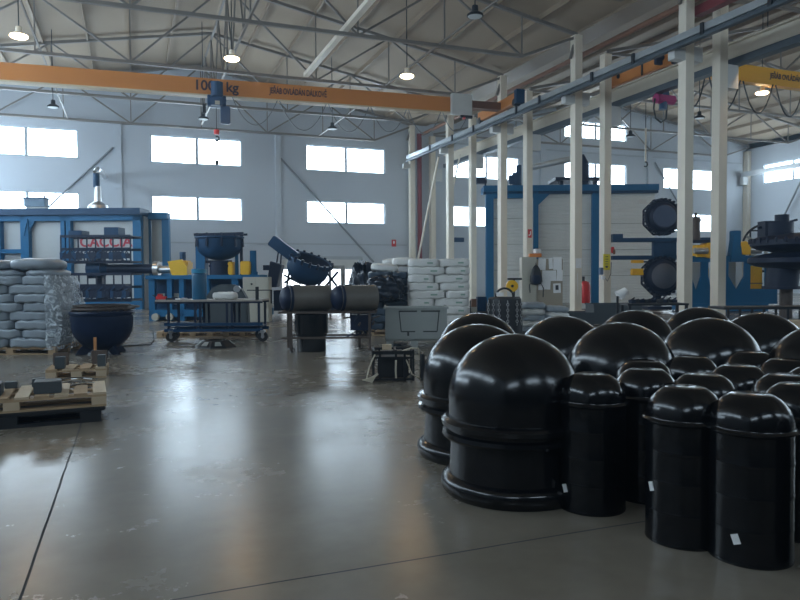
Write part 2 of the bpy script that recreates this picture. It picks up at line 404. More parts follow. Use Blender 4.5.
# ------------------------------------------------------------------ roof trusses
def truss(x0, x1, xr, y, zl, zh0, zh1, zr, label, group):
    t = thing('roof_truss', label, 'roof truss', (0, y, 0), 0, group)
    W0, W1 = xr-x0, x1-xr
    MB().bar((x0, 0, zh0), (xr, 0, zr), .13, .13).build('top_chord', M_truss, t)
    MB().bar((xr, 0, zr), (x1, 0, zh1), .13, .13).build('top_chord', M_truss, t)
    b = MB(); f = .805
    a0, a1 = xr-W0*f, xr+W1*f
    b.bar((a0, 0, zl), (a1, 0, zl), .14, .12); b.bar((a0, 0, zl), (x0, 0, zh0-.1), .11); b.bar((a1, 0, zl), (x1, 0, zh1-.1), .11)
    b.build('bottom_chord', M_truss, t)
    def zt(x): return zh0+(zr-zh0)*(x-x0)/W0 if x < xr else zr+(zh1-zr)*(x-xr)/W1
    for sgn, W in ((-1, W0), (1, W1)):
        n1, n2, n3 = xr+sgn*W*.29, xr+sgn*W*.55, xr+sgn*W*f
        for p, q in (((xr, zr), (n1, zl)), ((n1, zl), (n2, zt(n2))), ((n2, zt(n2)), (n3, zl))):
            MB().bar((p[0], 0, p[1]), (q[0], 0, q[1]), .075).build('diagonal', M_truss, t)
        for x in (n1, n2, n3): MB().bar((x, 0, zl), (x, 0, zt(x)), .05).build('vertical_strut', M_truss, t)
    MB().bar((xr, 0, zl), (xr, 0, zr), .06).build('vertical_strut', M_truss, t)
for k, y in enumerate(FR_Y):
    truss(-9.2, 17.05, 3.9, y, 10.1, 11.3, 11.25, 13.65, 'grey steel roof truss over the orange crane hall, %s from the viewer' % where[k], 'trusses over the orange crane hall')
    truss(18.6, 46.2, 32.4, y, 10.75, 10.75, 11.7, 14.0, 'grey steel roof truss over the yellow crane hall, %s from the viewer' % where[k], 'trusses over the yellow crane hall')
# longitudinal bracing at the ridge and cable tray hung on the trusses
t = thing('ridge_brace', 'grey lattice brace running along the roof ridge over the orange crane hall', 'roof brace', (3.9, 0, 0))
for dz in (10.25, 13.3): MB().bb(-.04, .04, 12, 41.6, dz, dz+.1).build('rail', M_truss, t)
for k in range(len(FR_Y)-1):
    for q in range(4):
        y0 = FR_Y[k]+(FR_Y[k+1]-FR_Y[k])*q/4; y1 = FR_Y[k]+(FR_Y[k+1]-FR_Y[k])*(q+1)/4
        MB().bar((0, y0, 10.3 if q % 2 else 13.35), (0, y1, 13.35 if q % 2 else 10.3), .06).build('lattice_bar', M_truss, t)
for x, y0, y1, z, lab in ((7.25, 12, 29.9, 10.2, 'pale straight cable duct across the trusses above the crane lettering'),):
    tag(MB().bb(x-.11, x+.11, y0, y1, z, z+.16).build('cable_duct', M_steel), lab, 'duct')
for k, (x, sx) in enumerate(((-3.1, -1), (10.9, 1))):
    pt = MB()
    for a, b in zip(FR_Y, FR_Y[1:]): pt.bar((x, a, 10.15), (x+sx*0, b, 10.15), .06)
    tag(pt.build('tie_rod', M_truss), 'thin grey tie bar along the trusses %s' % ('above the left machines' if k == 0 else 'on the column side of the cable duct'), 'tie bar')
# cross bracing of the far and right walls
for p, q, r, lab in (((8.57, 42.03, 8.69), (14.5, 42.03, 2.4), .06, 'long thin diagonal brace crossing the lower window pair beside the column rows'),
                     ((-4.5, 42.03, 5.0), (-.86, 42.03, 8.77), .05, 'thin diagonal brace rising behind the lettered machine on the far wall'),
                     ((37.1, 42.03, 9.99), (41.3, 42.03, 4.4), .05, 'diagonal brace falling across the far wall behind the round moulds'),
                     ((46.1, 38.9, 4.9), (46.1, 36.9, 8.4), .07, 'white diagonal brace on the side wall above the dark flanged mould'),
                     ((17.3, 41.3, 2.6), (17.3, 38.06, 8.63), .07, 'white brace rod leaning between the two farthest columns above the sacks'),
                     ((17.3, 36.9, 5.0), (17.3, 35.12, 8.27), .05, 'thin white brace rod crossing the far window behind the columns')):
    tag(MB().tube(p, q, r, 8).build('brace_rod', M_steel if p[0] > 16 and p[0] < 20 else M_brace, None, True), lab, 'brace')
t = thing('red_pipe', 'dark red pipe running along the valley between column rows and down the wall', 'pipe', (17.8, 41.6, 0))
MB().tube((0, -28, 10.7), (0, 0, 10.7), .10, 12).build('run', M_redwine, t, True)
MB().tube((-.25, 0, .02), (-.25, 0, 10.7), .15, 12).build('downpipe', M_red, t, True)
tag(MB().bb(17.45, 17.75, 15.0, 18.0, 9.98, 10.28).build('red_girder', M_red), 'short dark red girder between the tops of the two nearest columns', 'girder')

# ------------------------------------------------------------------ crane runways
t = thing('crane_rail', 'grey steel runway of the orange crane along the column row', 'crane rail', (16.45, 0, 0))
MB().bb(-.14, .14, 10, 40.8, 9.04, 9.08).bb(-.012, .012, 10, 40.8, 8.8, 9.04).bb(-.14, -.1, 10, 40.8, 8.86, 9.04).build('runway_girder', M_rail, t)
MB().bb(-.15, .15, 10, 40.8, 8.74, 8.8).bb(-.2, -.16, 10, 40.8, 8.66, 8.74).build('lower_flange', M_raildark, t)
for y in (14, 16.4, 19.5, 21.8, 25.4, 27.3, 31.5, 34, 37): MB().bb(-.2, -.13, y, y+.12, 8.72, 9.1).build('clamp', M_iron, t)
t = thing('crane_rail', 'deep beige runway girder of the yellow crane with black lower edge', 'crane rail', (19.15, 0, 0))
MB().bb(-.16, .16, 10, 41, 9.24, 9.29).bb(-.02, .02, 10, 41, 8.72, 9.24).build('runway_girder', M_steel, t)
MB().bb(-.18, .18, 10, 41, 8.49, 8.72).build('lower_flange', M_raildark, t)
t = thing('crane_rail', 'pale runway girder bracketed to the side wall above the dark mould', 'crane rail', (45.75, 0, 0))
MB().bb(-.13, .13, 10, 41.9, 9.25, 9.62).build('runway_girder', M_alu, t)
for y in (18, 24, 30, 36, 41.8): MB().bb(-.2, .3, y-.18, y+.18, 8.6, 9.25).build('bracket', M_box, t)

# orange crane
BR = 3.22   # degrees the bridge has crabbed
crane = thing('bridge_crane', 'orange travelling crane with rating and remote control lettering', 'crane', (13.9, 28.25, 0), math.radians(-3.6))
MB().bb(-22.3, .35, -.16, .16, 8.78, 9.43).build('bridge_beam', M_orange, crane)
MB().bb(-22.3, .35, -.22, .22, 8.72, 8.78).build('beam_flange', mat('flange_cream', (.62, .52, .36), .5), crane)
rt = (PI/2, 0, 0)
text('load_lettering', '1000 kg', .55, M_ink, crane, (-10.62, -.165, 9.12), rt)
text('remote_lettering', 'JEŘÁB OVLÁDÁN DÁLKOVĚ', .34, M_ink, crane, (-7.3, -.165, 9.12), rt, .006, .56)
cb = MB().bb(-.55, .42, -.45, -.23, 8.62, 9.55).build('control_box', M_box, crane, bevel=.02)
MB().bb(-.1, .45, -.4, -.26, 8.5, 8.62).build('cable_gland', M_iron, cb)
MB().tube((.05, -.42, 8.52), (.05, -.36, 8.46), .06).build('signal_lamp', M_redb, cb)
MB().bb(-.05, .25, -.1, .5, 9.3, 9.45).build('end_arm', M_orange, crane)
ec = MB().bb(2.35-.14, 2.35+.14, -1.1, 3.0, 9.16, 9.62).build('end_carriage', M_orange, crane, bevel=.03)
MB().bb(.36, 2.3, .35, .8, 9.17, 9.5).build('carriage_link', M_redwine, crane)
MB().tube((2.2, -.95, 9.2), (2.5, -.95, 9.2), .16, 16).build('wheel', M_iron, ec, True)
MB().tube((2.2, 2.8, 9.2), (2.5, 2.8, 9.2), .16, 16).build('wheel', M_iron, ec, True)
MB().bb(2.15, 2.55, -1.35, -1.1, 9.1, 9.7).build('buffer', M_blued, ec)
def loop(mb, a, b, sag, r, n=14):
    a = Vector(a); b = Vector(b); pts = []
    for k in range(n+1):
        u = k/n; p = a.lerp(b, u); p.z -= sag*(1-(2*u-1)**2); pts.append(p)
    mb.path(pts, r, 6)
for a, b, sg in ((-10.0, -8.2, 1.05), (-8.1, -6.15, 1.15), (-6.05, -4.3, 1.1), (-4.2, -2.6, 1.0), (-2.5, -1.0, 1.0), (-.9, .3, .8)):
    m_ = MB(); loop(m_, (a, -.2, 8.72), (b, -.2, 8.72), sg, .018); m_.build('festoon_cable', M_cableg, crane, True)
h = thing('chain_hoist', 'blue chain hoist hanging under the orange crane beam', 'hoist', (3.28, 28.6, 0), -.06)
MB().bb(-.24, .24, -.3, .3, 8.28, 8.74).tube((-.36, 0, 8.5), (.36, 0, 8.5), .24, 16).build('motor_housing', M_hoist, h, bevel=.02)
MB().tube((0, -.35, 9.15), (0, -.35, 8.6), .24, 14).build('brake_drum', M_hoist, h)
MB().tube((0, .3, 8.9), (0, .3, 8.6), .1, 10).build('trolley', M_hoist, h)
MB().bb(.14, .52, -.16, .16, 7.6, 8.3).build('chain_bag', M_hoist, h, bevel=.04)
MB().bb(-.55, -.42, -.05, .05, 8.0, 8.35).build('limit_switch', M_iron, h)
MB().bb(-.08, .1, -.32, -.3, 8.3, 8.45).build('rating_plate', M_cab, h)
MB().tube((-.02, 0, 7.35), (-.02, 0, 8.35), .014, 6).build('load_chain', M_iron, h)
hk = MB().tube((-.02, 0, 7.18), (-.02, 0, 7.36), .11, 10).build('hook_block', M_redb, h, True)
MB().torus((-.02, 0, 7.02), .09, .03, 'Y', 16, -2.2, 2.0).build('hook', M_iron, hk, True)
MB().tube((-.02, 0, 6.15), (-.02, 0, 6.95), .01, 6).bb(-.09, .05, -.03, .03, 5.98, 6.15).build('sling', M_iron, h)

# yellow crane
c2 = thing('bridge_crane', 'yellow travelling crane bridge beyond the white columns with remote control lettering', 'crane', (19.15, 21.6, 0), 0)
MB().bb(.95, 26.4, -.16, .16, 9.33, 10.02).build('bridge_beam', M_yellowcrane, c2)
text('remote_lettering', 'JEŘÁB OVLÁDÁN DÁLKOVĚ', .30, M_ink, c2, (7.2, -.165, 9.70), rt, .006, .78)
e2 = MB().bb(-.16, .16, -1.4, 3.1, 9.36, 10.0).build('end_carriage', M_orange, c2, bevel=.03)
MB().tube((-.22, -1.1, 9.44), (.22, -1.1, 9.44), .15, 16).build('wheel', M_iron, e2, True)
MB().tube((-.22, 2.8, 9.44), (.22, 2.8, 9.44), .15, 16).build('wheel', M_iron, e2, True)
MB().tube((-.19, 2.1, 9.7), (-.16, 2.1, 9.7), .09, 16).build('inspection_hole', M_iron, e2)
MB().bb(-.2, -.16, .62, .7, 9.36, 10.0).build('stiffener', M_iron, e2)
MB().bb(.1, .95, -.16, .16, 9.36, 10.0).build('beam_end', M_orange, c2)
mo = MB().tube((-.5, -.45, 9.72), (-.16, -.45, 9.72), .12, 14).bb(-.6, -.3, -.62, -.5, 9.4, 9.6).build('travel_motor', M_navy, c2, True)
for a, b in ((1.0, 2.2), (2.4, 4.05), (4.2, 5.85), (6.0, 7.6), (7.8, 9.4), (9.6, 11.2)):
    m_ = MB(); loop(m_, (a, -.2, 9.33), (b, -.2, 9.33), 1.25, .03); m_.build('festoon_cable', M_cable, c2, True)
h2 = thing('chain_hoist', 'magenta and blue chain hoist under the yellow crane between two columns', 'hoist', (19.45, 21.62, 0), 0)
MB().bb(-.3, .45, -.2, .2, 8.2, 8.42).tube((-.35, 0, 8.3), (.5, 0, 8.3), .19, 14).build('motor_housing', M_magenta, h2)
MB().tube((0, 0, 8.3), (0, 0, 7.9), .16, 12).bb(-.1, .2, -.12, .12, 8.4, 9.34).build('gearbox', M_hoist, h2)
m_ = MB(); m_.path([(-.4, 0, 8.3), (-.45, 0, 7.9), (-.35, 0, 7.55), (-.1, 0, 7.4), (.15, 0, 7.55), (.2, 0, 8.1), (.1, 0, 8.5)], .035, 6); m_.build('control_cable', M_cable, h2, True)
h3 = thing('lifting_hook', 'long thin pipe with a dark crane hook hanging before the far wall', 'hook', (26.7, 31.0, 0), 0)
MB().tube((0, 0, 7.75), (0, 0, 9.6), .05, 8).build('rod', M_steel, h3)
MB().tube((0, 0, 9.6), (0, 0, 13.05), .02, 6).build('cable', M_iron, h3)
MB().torus((0, 0, 7.6), .13, .04, 'Y', 16, -2.2, 1.8).build('hook', M_iron, h3, True)

# ------------------------------------------------------------------ high bay lamps
def lamp(x, y, z, lit, zt, label, rz=0):
    t = thing('pendant_lamp', label, 'ceiling lamp', (x, y, 0), rz, 'high bay pendant lamps')
    MB().lathe([(.01, z+.33), (.09, z+.32), (.10, z+.14), (.16, z+.12), (.24, z+.06), (.25, z+.01), (.22, z+.0)], seg=20).build('housing', M_steel if lit else M_iron, t, True)  # lit lamps get a pale housing, imitating the glow over it
    lp = [(.001, z-.05), (.12, z-.045), (.22, z-.02), (.262, z+.02), (.25, z+.055)] if lit else [(.001, z-.015), (.2, z-.012), (.225, z+.01)]  # lit lens widened past the rim to imitate glow
    MB().lathe(lp, seg=20).build('lens', M_lamplit if lit else M_lampoff, t, True)
    MB().tube((0, 0, z+.32), (0, 0, zt), .018, 6).build('suspension_rod', M_iron, t)
    if lit:
        ld = bpy.data.lights.new('lamp_light', 'SPOT'); ld.energy = LAMP_WATT*4; ld.color = (1.0, .66, .34); ld.shadow_soft_size = .24; ld.spot_size = math.radians(165); ld.spot_blend = .5
        lo = bpy.data.objects.new('lamp_light', ld); COL.objects.link(lo); lo.parent = t; lo.location = (0, 0, z-.05)
XS = (-3.15, 3.35, 9.8)
nm = {(-3.15, 24.55): ('lit warm lamp over the left machines, above the orange beam', True), (3.35, 24.55): ('lit warm lamp hanging beside the roof ridge above the crane lettering', True),
      (9.8, 24.4): ('lit warm lamp hanging on a long rod near the end of the orange beam', True), (-3.15, 34.6): ('dark unlit lamp under the orange beam over the lettered machine', False),
      (3.35, 34.75): ('dark unlit lamp hanging just left of the blue hoist', False), (9.8, 34.8): ('dark unlit lamp hanging under the orange beam before the far wall windows', False)}
for (x, y), (lb, lit) in nm.items(): lamp(x, y, 9.3-.33 if lit else 9.2-.1, lit, 13.85-.186*abs(x-3.9), lb)
lamp(9.72, 18.7, 9.22, False, 12.75, 'large dark unlit lamp nearest the viewer, top of the hall by the long duct')
lamp(19.6, 17.0, 9.2, True, 11.7, 'lit warm lamp above the white box beside the nearest columns')
lamp(25.2, 22.1, 9.15, True, 12.8, 'lit warm lamp hanging below the yellow crane beam')
lamp(25.5, 30.8, 9.0, False, 12.85, 'small dark unlit lamp in front of the high window of the far wall')
lamp(25.7, 26.1, 9.0, False, 12.88, 'dark unlit lamp between the two nearest white columns')

# ------------------------------------------------------------------ black dome tanks
def big_upper():
    prof = [(.0, .0)]
    R = .447
    out = [(R-.02, 0), (R+.03, 0), (R+.045, .02), (R+.04, .045), (R+.012, .055), (R+.012, .075), (R+.045, .085), (R+.05, .115), (R+.03, .135), (R, .14)]
    for k in range(0, 15):
        a = (PI/2)*k/14; out.append((R*math.cos(a)*1.0 if k < 14 else 0, .26+.43*math.sin(a)))
    return [(R-.02, 0)]+out[1:]
def big_lower():
    R = .45
    return [(R-.03, 0), (R+.02, 0), (R+.045, .03), (R+.052, .07), (R+.045, .10), (R+.02, .12), (R-.005, .13), (R-.012, .25), (R-.02, .367), (R-.05, .37)]
up0 = MB().lathe(big_upper(), seg=64).build('dome_tank', M_black, None, True)
lo0 = MB().lathe(big_lower(), seg=64).build('dome_tank', M_black, None, True)
bigs = [(514.5, 335, 'front, widest in view'), (478, 325, 'second along the open floor'), (478.5, 313.6, 'third along the open floor'),
        (563, 317, 'before the low sack heap'), (621, 324, 'right behind the front big dome'), (636, 311.5, 'before the long dark bin'),
        (710, 320, 'middle of second row'), (699, 309, 'rearmost, before the nearest columns'), (761, 315, 'before the blue turret machine'), (829, 327, 'cut by the photo edge')]
DIST = lambda y: FPX*(EYE-1.05)/(y-275.8)
for n, (px, py, lb) in enumerate(bigs):
    dd = DIST(py); f = Fr(px, dd)
    for part, src, z in (('upper', up0, .37), ('lower', lo0, 0)):
        o = src if n == 0 else src.copy()
        if n: COL.objects.link(o)
        o.location = (f.loc[0], f.loc[1], z); o.rotation_euler = (0, 0, n*.7)
        tag(o, 'big black dome tank, %s of stack %s' % (part, lb), 'tank', 'big black dome tanks')
# small stacked bowls
prof = [(.185, 0), (.2005, 0), (.2015, .008), (.2005, .016), (.199, .022), (.199, .150), (.204, .156), (.218, .163), (.219, .169), (.206, .175), (.199, .184)]
for k in range(0, 9):
    a = math.radians(60)*k/8; prof.append((.199*math.cos(a)**.94, .186+.176*math.sin(a)))
prof += [(.098, .3405), (0, .3405)]
prof = [(r*1.02, z) for r, z in prof]
bowl = MB().lathe(prof, seg=48)
proto = bowl.build('nested_bowl', M_black, None, True)
lowp = prof[:6]+[(.202, .1645), (.17, .1645)]
lowm = MB().lathe(lowp, seg=48).build('nested_bowl', M_black, None, True)
smalls = [(2.67, 3.57, 'touching the front big dome'), (3.13, 3.62, 'second from the front dome'), (3.42, 3.97, 'third from the front dome'), (2.82, 2.95, 'second nearest the viewer'),
          (3.28, 3.28, 'behind the second nearest'), (2.96, 2.64, 'nearest the viewer'), (3.91, 4.03, 'before the middle dome'), (3.81, 3.50, 'in the centre'),
          (4.57, 4.08, 'farthest back'), (4.40, 3.62, 'second farthest back'), (3.72, 3.06, 'behind the nearest'), (3.48, 2.78, 'right beside the nearest'),
          (4.15, 3.20, 'at the photo edge'), (3.20, 2.18, 'half outside the photo')]
used = False; usedl = False
LV = ['bottom', 'second up', 'third up', 'topmost']
for n, (x, y, lb) in enumerate(smalls):
    for k in range(4):
        if k == 3:
            o = proto if not used else proto.copy()
            if used: COL.objects.link(o)
            used = True
        else:
            o = lowm if not usedl else lowm.copy()
            if usedl: COL.objects.link(o)
            usedl = True
        o.location = (x, y, .165*k); o.rotation_euler = (0, 0, n+k*.3)
        tag(o, 'small black bowl, %s of stack %s' % (LV[k], lb), 'bowl', 'small black nested bowls')
        st = {(0, 0): 1, (3, 1): 1, (5, 0): 1, (5, 3): 0, (0, 1): 0}.get((n, k), 0)
        if st:
            a = {0: math.radians(-178), 3: math.radians(-188), 5: math.radians(-156)}[n]-o.rotation_euler[2]
            c = Vector((math.cos(a)*.2045, math.sin(a)*.2045, .135 if n else .14))
            s_ = MB().box((0, 0, 0), (.004, .036, .05), rot=Matrix.Rotation(a, 4, 'Z') @ Matrix.Rotation(.35, 4, 'X')).build('sticker', M_paper, o)
            s_.location = c; s_['label'] = 'small white sticker'

# ------------------------------------------------------------------ sacks
def sack_mesh(nm_, w, dp, h, m): return MB().pillow((0, 0, 0), (w, dp, h), n=10, flat=7.0).build(nm_, m, None, True)
def sack_stack(fr, x0, x1, rows, y_top, z0, ncols, depth, m, label, group, print_=False, skipmod=True, sway=.012):
    w = (fr.u(x1)-fr.u(x0))/ncols; zt = fr.z(y_top); h = (zt-z0)/rows; base = Vector(fr.loc)
    src = sack_mesh('plastic_sack', w*1.0, depth, h*1.13, m)
    if print_: 
        MB().bb(w*.10, w*.28, -depth/2-.004, -depth/2+.03, -h*.10, h*.10).build('printed_mark', M_print, src)
    first = True
    posn = {2: ['left sack', 'right sack'], 3: ['left sack', 'middle sack', 'right sack']}[ncols]
    W = fr.u(x1)-fr.u(x0)
    for k in range(rows):
        cut = [0]+([[.36, .68], [.30, .66], [.38, .62]][k % 3] if ncols == 3 else [[.42], [.60], [.50]][k % 3])+[1]
        for c in range(ncols):
            o = src if first else dup(src); first = False
            a_, b_ = cut[c]*W, cut[c+1]*W; o.scale = ((b_-a_)/w, 1, 1)
            u = fr.u(x0)+(a_+b_)/2+(random.random()-.5)*sway; v = depth/2+(random.random()-.5)*.05
            p = base+_R*u+Vector((math.sin(YAW), math.cos(YAW), 0))*v
            o.location = (p.x, p.y, z0+h*(k+.5)); o.rotation_euler = (0, (random.random()-.5)*.03, -YAW+(random.random()-.5)*.04)
            tag(o, label % (posn[c], ORD[k]), 'sack', group)
def pallet(name, label, loc, rz, w, dp, h=.144, m=M_wood, group=None, boards=5, md=None):
    t = thing(name, label, 'pallet', loc, rz, group); md = md or m
    bw = w/(boards*1.35)
    for k in range(boards):
        x = -w/2+bw/2+(w-bw)*k/(boards-1); MB().box((x, 0, h-.011), (bw, dp, .022)).build('top_board', m if k % 2 == 0 else md, t)
    for y in (-dp/2+.05, 0, dp/2-.05):
        MB().box((0, y, h-.033), (w, .1, .022)).box((0, y, .011), (w, .1, .022)).build('runner', m, t)
        for x in (-w/2+.07, 0, w/2-.07): MB().box((x, y, h/2-.011), (.14, .1, h-.066)).build('block', md, t)
    return t
f = Fr(440, 16.6)
pallet('pallet', 'wooden pallet under the tall white sack stack', (Vector(f.loc)+_R*0+Vector((.36*.55, .93*.55, 0))), -YAW, 1.5, 1.0)
sack_stack(f, 408.5, 470.5, 9, 259, .144, 2, .95, M_sack, 'white sack in the tall stack by the columns, %s of the %s layer', 'white sacks in the tall stack', True)
f = Fr(388, 16.9)
pallet('pallet', 'wooden pallet under the dark film covered sack stack', (Vector(f.loc)+Vector((.36*.55, .93*.55, 0))), -YAW, 1.0, 1.0)
sack_stack(f, 368, 408, 8, 272, .144, 2, .9, M_sackd, 'dark wrapped sack behind the grey container, %s of the %s layer up', 'dark wrapped sacks')
# pale sacks on top of and behind it
for k, (px, y, w_, dz) in enumerate(((385, 268, .7, .2), (404, 262, .6, .22), (392, 262.5, .5, .2))):
    f = Fr(px, 17.4+k*.3); o = MB().pillow((0, 0, 0), (w_, .6, dz)).build('plastic_sack', M_sack, None, True)
    o.location = (f.loc[0], f.loc[1], f.z(y)); o.rotation_euler = (0, .1*(1-k), -YAW)
    tag(o, ['white sack lying at the low edge on top of the dark wrapped stack', 'white sack on the dark wrapped stack touching the tall white stack', 'white sack at the back on top of the dark wrapped stack'][k], 'sack', 'white sacks on the dark stack')
# film bundles: black crumpled plastic
def crumple(name, fr, x0, x1, y0, y1, dp, m, label, cat, z0=None, seed=1):
    w = fr.u(x1)-fr.u(x0); zt = fr.z(y0); zb = fr.z(y1) if z0 is None else z0; cx = (fr.u(x1)+fr.u(x0))/2
    b = bmesh.new(); bmesh.ops.create_icosphere(b, subdivisions=5, radius=1); rnd = random.Random(seed); ph = [rnd.random()*6 for _ in range(8)]
    for v in b.verts:
        a = math.atan2(v.co.y, v.co.x); q = 1+.07*math.sin(a*9+ph[0]+3*v.co.z)+.05*math.sin(a*17+ph[1])*abs(v.co.z)+.04*math.sin(v.co.z*14+ph[2]+2*a)
        e = 2.8; rr = (abs(v.co.x)**e+abs(v.co.y)**e+abs(v.co.z)**e)**(1/e); v.co = v.co/rr*q
        v.co = Vector((v.co.x*w/2, v.co.y*dp/2, max(-1, v.co.z)*(zt-zb)/2))
    mb = MB(); mb.bm.free(); mb.bm = b; o = mb.build(name, m, None, True)
    p = Vector(fr.loc)+_R*cx+Vector((math.sin(YAW), math.cos(YAW), 0))*dp/2
    o.location = (p.x, p.y, (zt+zb)/2); o.rotation_euler = (0, 0, -YAW); return tag(o, label, cat)
crumple('plastic_bundle', Fr(362, 18.5), 349, 378, 264, 339, .8, M_tarp, 'crumpled black plastic bundle behind the bench of half cylinders', 'plastic bundle', 0.0, 3)
crumple('plastic_cover', Fr(385, 16.3), 366, 403, 276, 302, .7, M_tarp, 'dark plastic cover slumped over the front of the wrapped sacks', 'plastic cover', None, 5)
# left stack in stretch film
f = Fr(20, 13.1)
pallet('pallet', 'wooden pallet under the grey film-wrapped sack stack at the photo edge', (Vector(f.loc)+_R*(-.25)+Vector((.36*.6, .93*.6, 0))), -YAW, 1.75, 1.1, boards=6)
sack_stack(f, -28, 50.5, 8, 276, .144, 2, 1.05, M_sackg, 'grey sack in the film-wrapped stack, %s of the %s layer up', 'grey sacks in film')
for k, (x0, x1, y0, y1, lb) in enumerate(((-30, 18, 270, 277, 'grey sack lying flat on the wrapped stack, cut by the photo edge'), (20, 53, 269.5, 277, 'grey sack lying flat on the wrapped stack under the rounder sack'), (3, 50, 258.5, 270, 'rounder grey sack on the very top of the wrapped stack'), (-40, 3, 260, 270, 'topmost grey sack mostly outside the photo edge'))):
    w = f.u(x1)-f.u(x0); hh = f.z(y0)-f.z(y1); o = MB().pillow((0, 0, 0), (w, .95, hh*1.1), flat=3.2).build('plastic_sack', M_sackg, None, True)
    p = Vector(f.loc)+_R*((f.u(x0)+f.u(x1))/2)+Vector((math.sin(YAW), math.cos(YAW), 0))*.5; o.location = (p.x, p.y, (f.z(y0)+f.z(y1))/2); o.rotation_euler = (0, 0, -YAW)
    tag(o, lb, 'sack', 'grey sacks on top of the film stack')
fm = MB(); b = fm.bm; rnd = random.Random(4); cols_ = []
path_ = [(.50, -.05), (.53, -.055), (.56, -.055), (.58, -.05), (.61, -.03), (.62, .06), (.68, .3), (.70, .6), (.66, .95), (.5, 1.18), (-.4, 1.2), (-1.1, 1.2)]
for j in range(17):
    z = .1+1.42*j/16; row = []
    for i, (u, v) in enumerate(path_):
        bulge = .20*math.sin(PI*min(1, .25+j/16*.72))**1.5 if 4 <= i <= 8 else 0
        row.append(b.verts.new((u+bulge+(rnd.random()-.5)*.05, v-(rnd.random())*.03, z+(rnd.random()-.5)*.03)))
    cols_.append(row)
for r0, r1 in zip(cols_, cols_[1:]):
    for i in range(len(path_)-1): b.faces.new((r0[i], r0[i+1], r1[i+1], r1[i]))
o = fm.build('stretch_film', M_film, None, True); o.location = f.loc; o.rotation_euler = (0, 0, -YAW)
tag(o, 'crinkled clear stretch film wrapped around the grey sack stack', 'stretch film')
# low sack heap beyond the tanks
f = Fr(542, 17.6)
for k in range(5):
    for c in range(2):
        o = MB().pillow((0, 0, 0), (.62, .8, .17)).build('plastic_sack', M_sack if k % 2 else M_sackg, None, True)
        p = Vector(f.loc)+_R*(-.28+c*.5+.04*k*(1 if c else .2)-(.05 if c and k == 4 else 0)); o.location = (p.x, p.y, .09+k*.15-(.09*c if k > 2 else 0)); o.rotation_euler = (0, .05*c, -YAW+(random.random()-.5)*.1)
        tag(o, 'pale sack in the low heap before the cabinet, %s of the %s layer up' % (['left sack', 'right sack'][c], ORD[k]), 'sack', 'pale sacks in the low heap')

# ------------------------------------------------------------------ lettered oven cabin at the left
def part(fr, name, m, par, rects, bevel=0):
    mb = MB()
    for (x0, y0, x1, y1, v0, v1) in rects: fr.rect(mb, x0, y0, x1, y1, v0, v1)
    return mb.build(name, m, par, bevel=bevel)
f = Fr(60, 32.0)
t = thing('oven_cabin', 'blue framed oven cabin with pale panels and red lettering, left of the blue machines', 'industrial oven', f.loc, f.rz)
G = 311
part(f, 'roof_slab', M_blued, t, [(-50, 209, 143, 215.5, -.2, 1.0)])
part(f, 'roof_beam', M_blue, t, [(-50, 215.5, 142, 221, 0, .3)])
for x0, x1 in ((-3, 2), (22, 30), (62, 66), (67.5, 72), (134, 142)): part(f, 'post', M_blue, t, [(x0, 215.5, x1, G, .0, .3)])
part(f, 'crossbar', M_blue, t, [(2, 249, 22, 253, .05, .25)])
part(f, 'crossbar', M_blue, t, [(72, 300, 134, 305, .05, .25)])
MB().prism([(f.u(30), f.z(219)), (f.u(37), f.z(219)), (f.u(30), f.z(231))], .05, .2).build('gusset', M_blue, t)
MB().prism([(f.u(22), f.z(219)), (f.u(30), f.z(219)), (f.u(26), f.z(236))], -.05, .05).build('gusset', M_blue, t)
for x0, x1 in ((-49, 22), (30, 62), (72, 134)): part(f, 'panel', M_panel, t, [(x0, 216, x1, G, .3, .42)])
part(f, 'side_panel', M_panel, t, [(139.5, 216, 142, G, .42, .9)]); part(f, 'back_panel', M_panel, t, [(-49, 216, 142, G, .9, 1.0)])
text('red_lettering', 'CACCIA', .66, mat('letter_red', (.42, .02, .04), .5), t, (f.u(104.5), .28, f.z(242.3)), (PI/2, 0, 0), .01, 1.0)
f2 = Fr(156, 33.0)
t = thing('oven_annex', 'narrow blue framed booth with grey curtain joined to the oven cabin end', 'booth', f2.loc, f2.rz)
part(f2, 'roof_beam', M_blue, t, [(143.5, 213, 169, 219.5, -.1, .4)])
for x0, x1 in ((143.5, 145), (149.3, 150.6), (163, 170)): part(f2, 'post', M_blue, t, [(x0, 219, x1, G, 0, .25)])
part(f2, 'curtain', M_curtain, t, [(145, 219, 149.5, 268, .3, .34), (150.5, 219, 163, 262, .3, .34)])
part(f2, 'lower_panel', M_blued, t, [(145, 268, 163, G, .3, .4)])
fd = Fr(100, 32.6)
t = thing('exhaust_stack', 'silver exhaust stack with black sleeve and elbow on the oven cabin roof', 'exhaust', fd.loc, fd.rz)
MB().lathe([(.1, fd.z(209)), (.45, fd.z(209)), (.43, fd.z(206)), (.16, fd.z(202)), (.15, fd.z(187))], seg=20).build('hood', M_silver, t, True)
MB().tube((-.05, 0, fd.z(188)), (-.05, 0, fd.z(174)), .15, 16).build('sleeve', M_blued, t, True)
m_ = MB(); m_.path([(-.05, 0, 6.25), (-.06, .05, 6.45), (-.12, .3, 6.58), (-.35, 1, 6.64), (-.67, 2, 6.75), (-1.8, 4.9, 7.0), (-2.2, 6.0, 7.1)], .15, 12); m_.build('elbow', M_silver, t, True)
fb = Fr(37, 32.3)
t = thing('roof_unit', 'blue grey box unit standing on the oven cabin roof before the window', 'ventilation unit', fb.loc, fb.rz)
part(fb, 'casing', mat('unit_bluegrey', (.10, .17, .24), .5), t, [(26, 199, 47, 207, 0, .4)], .02)
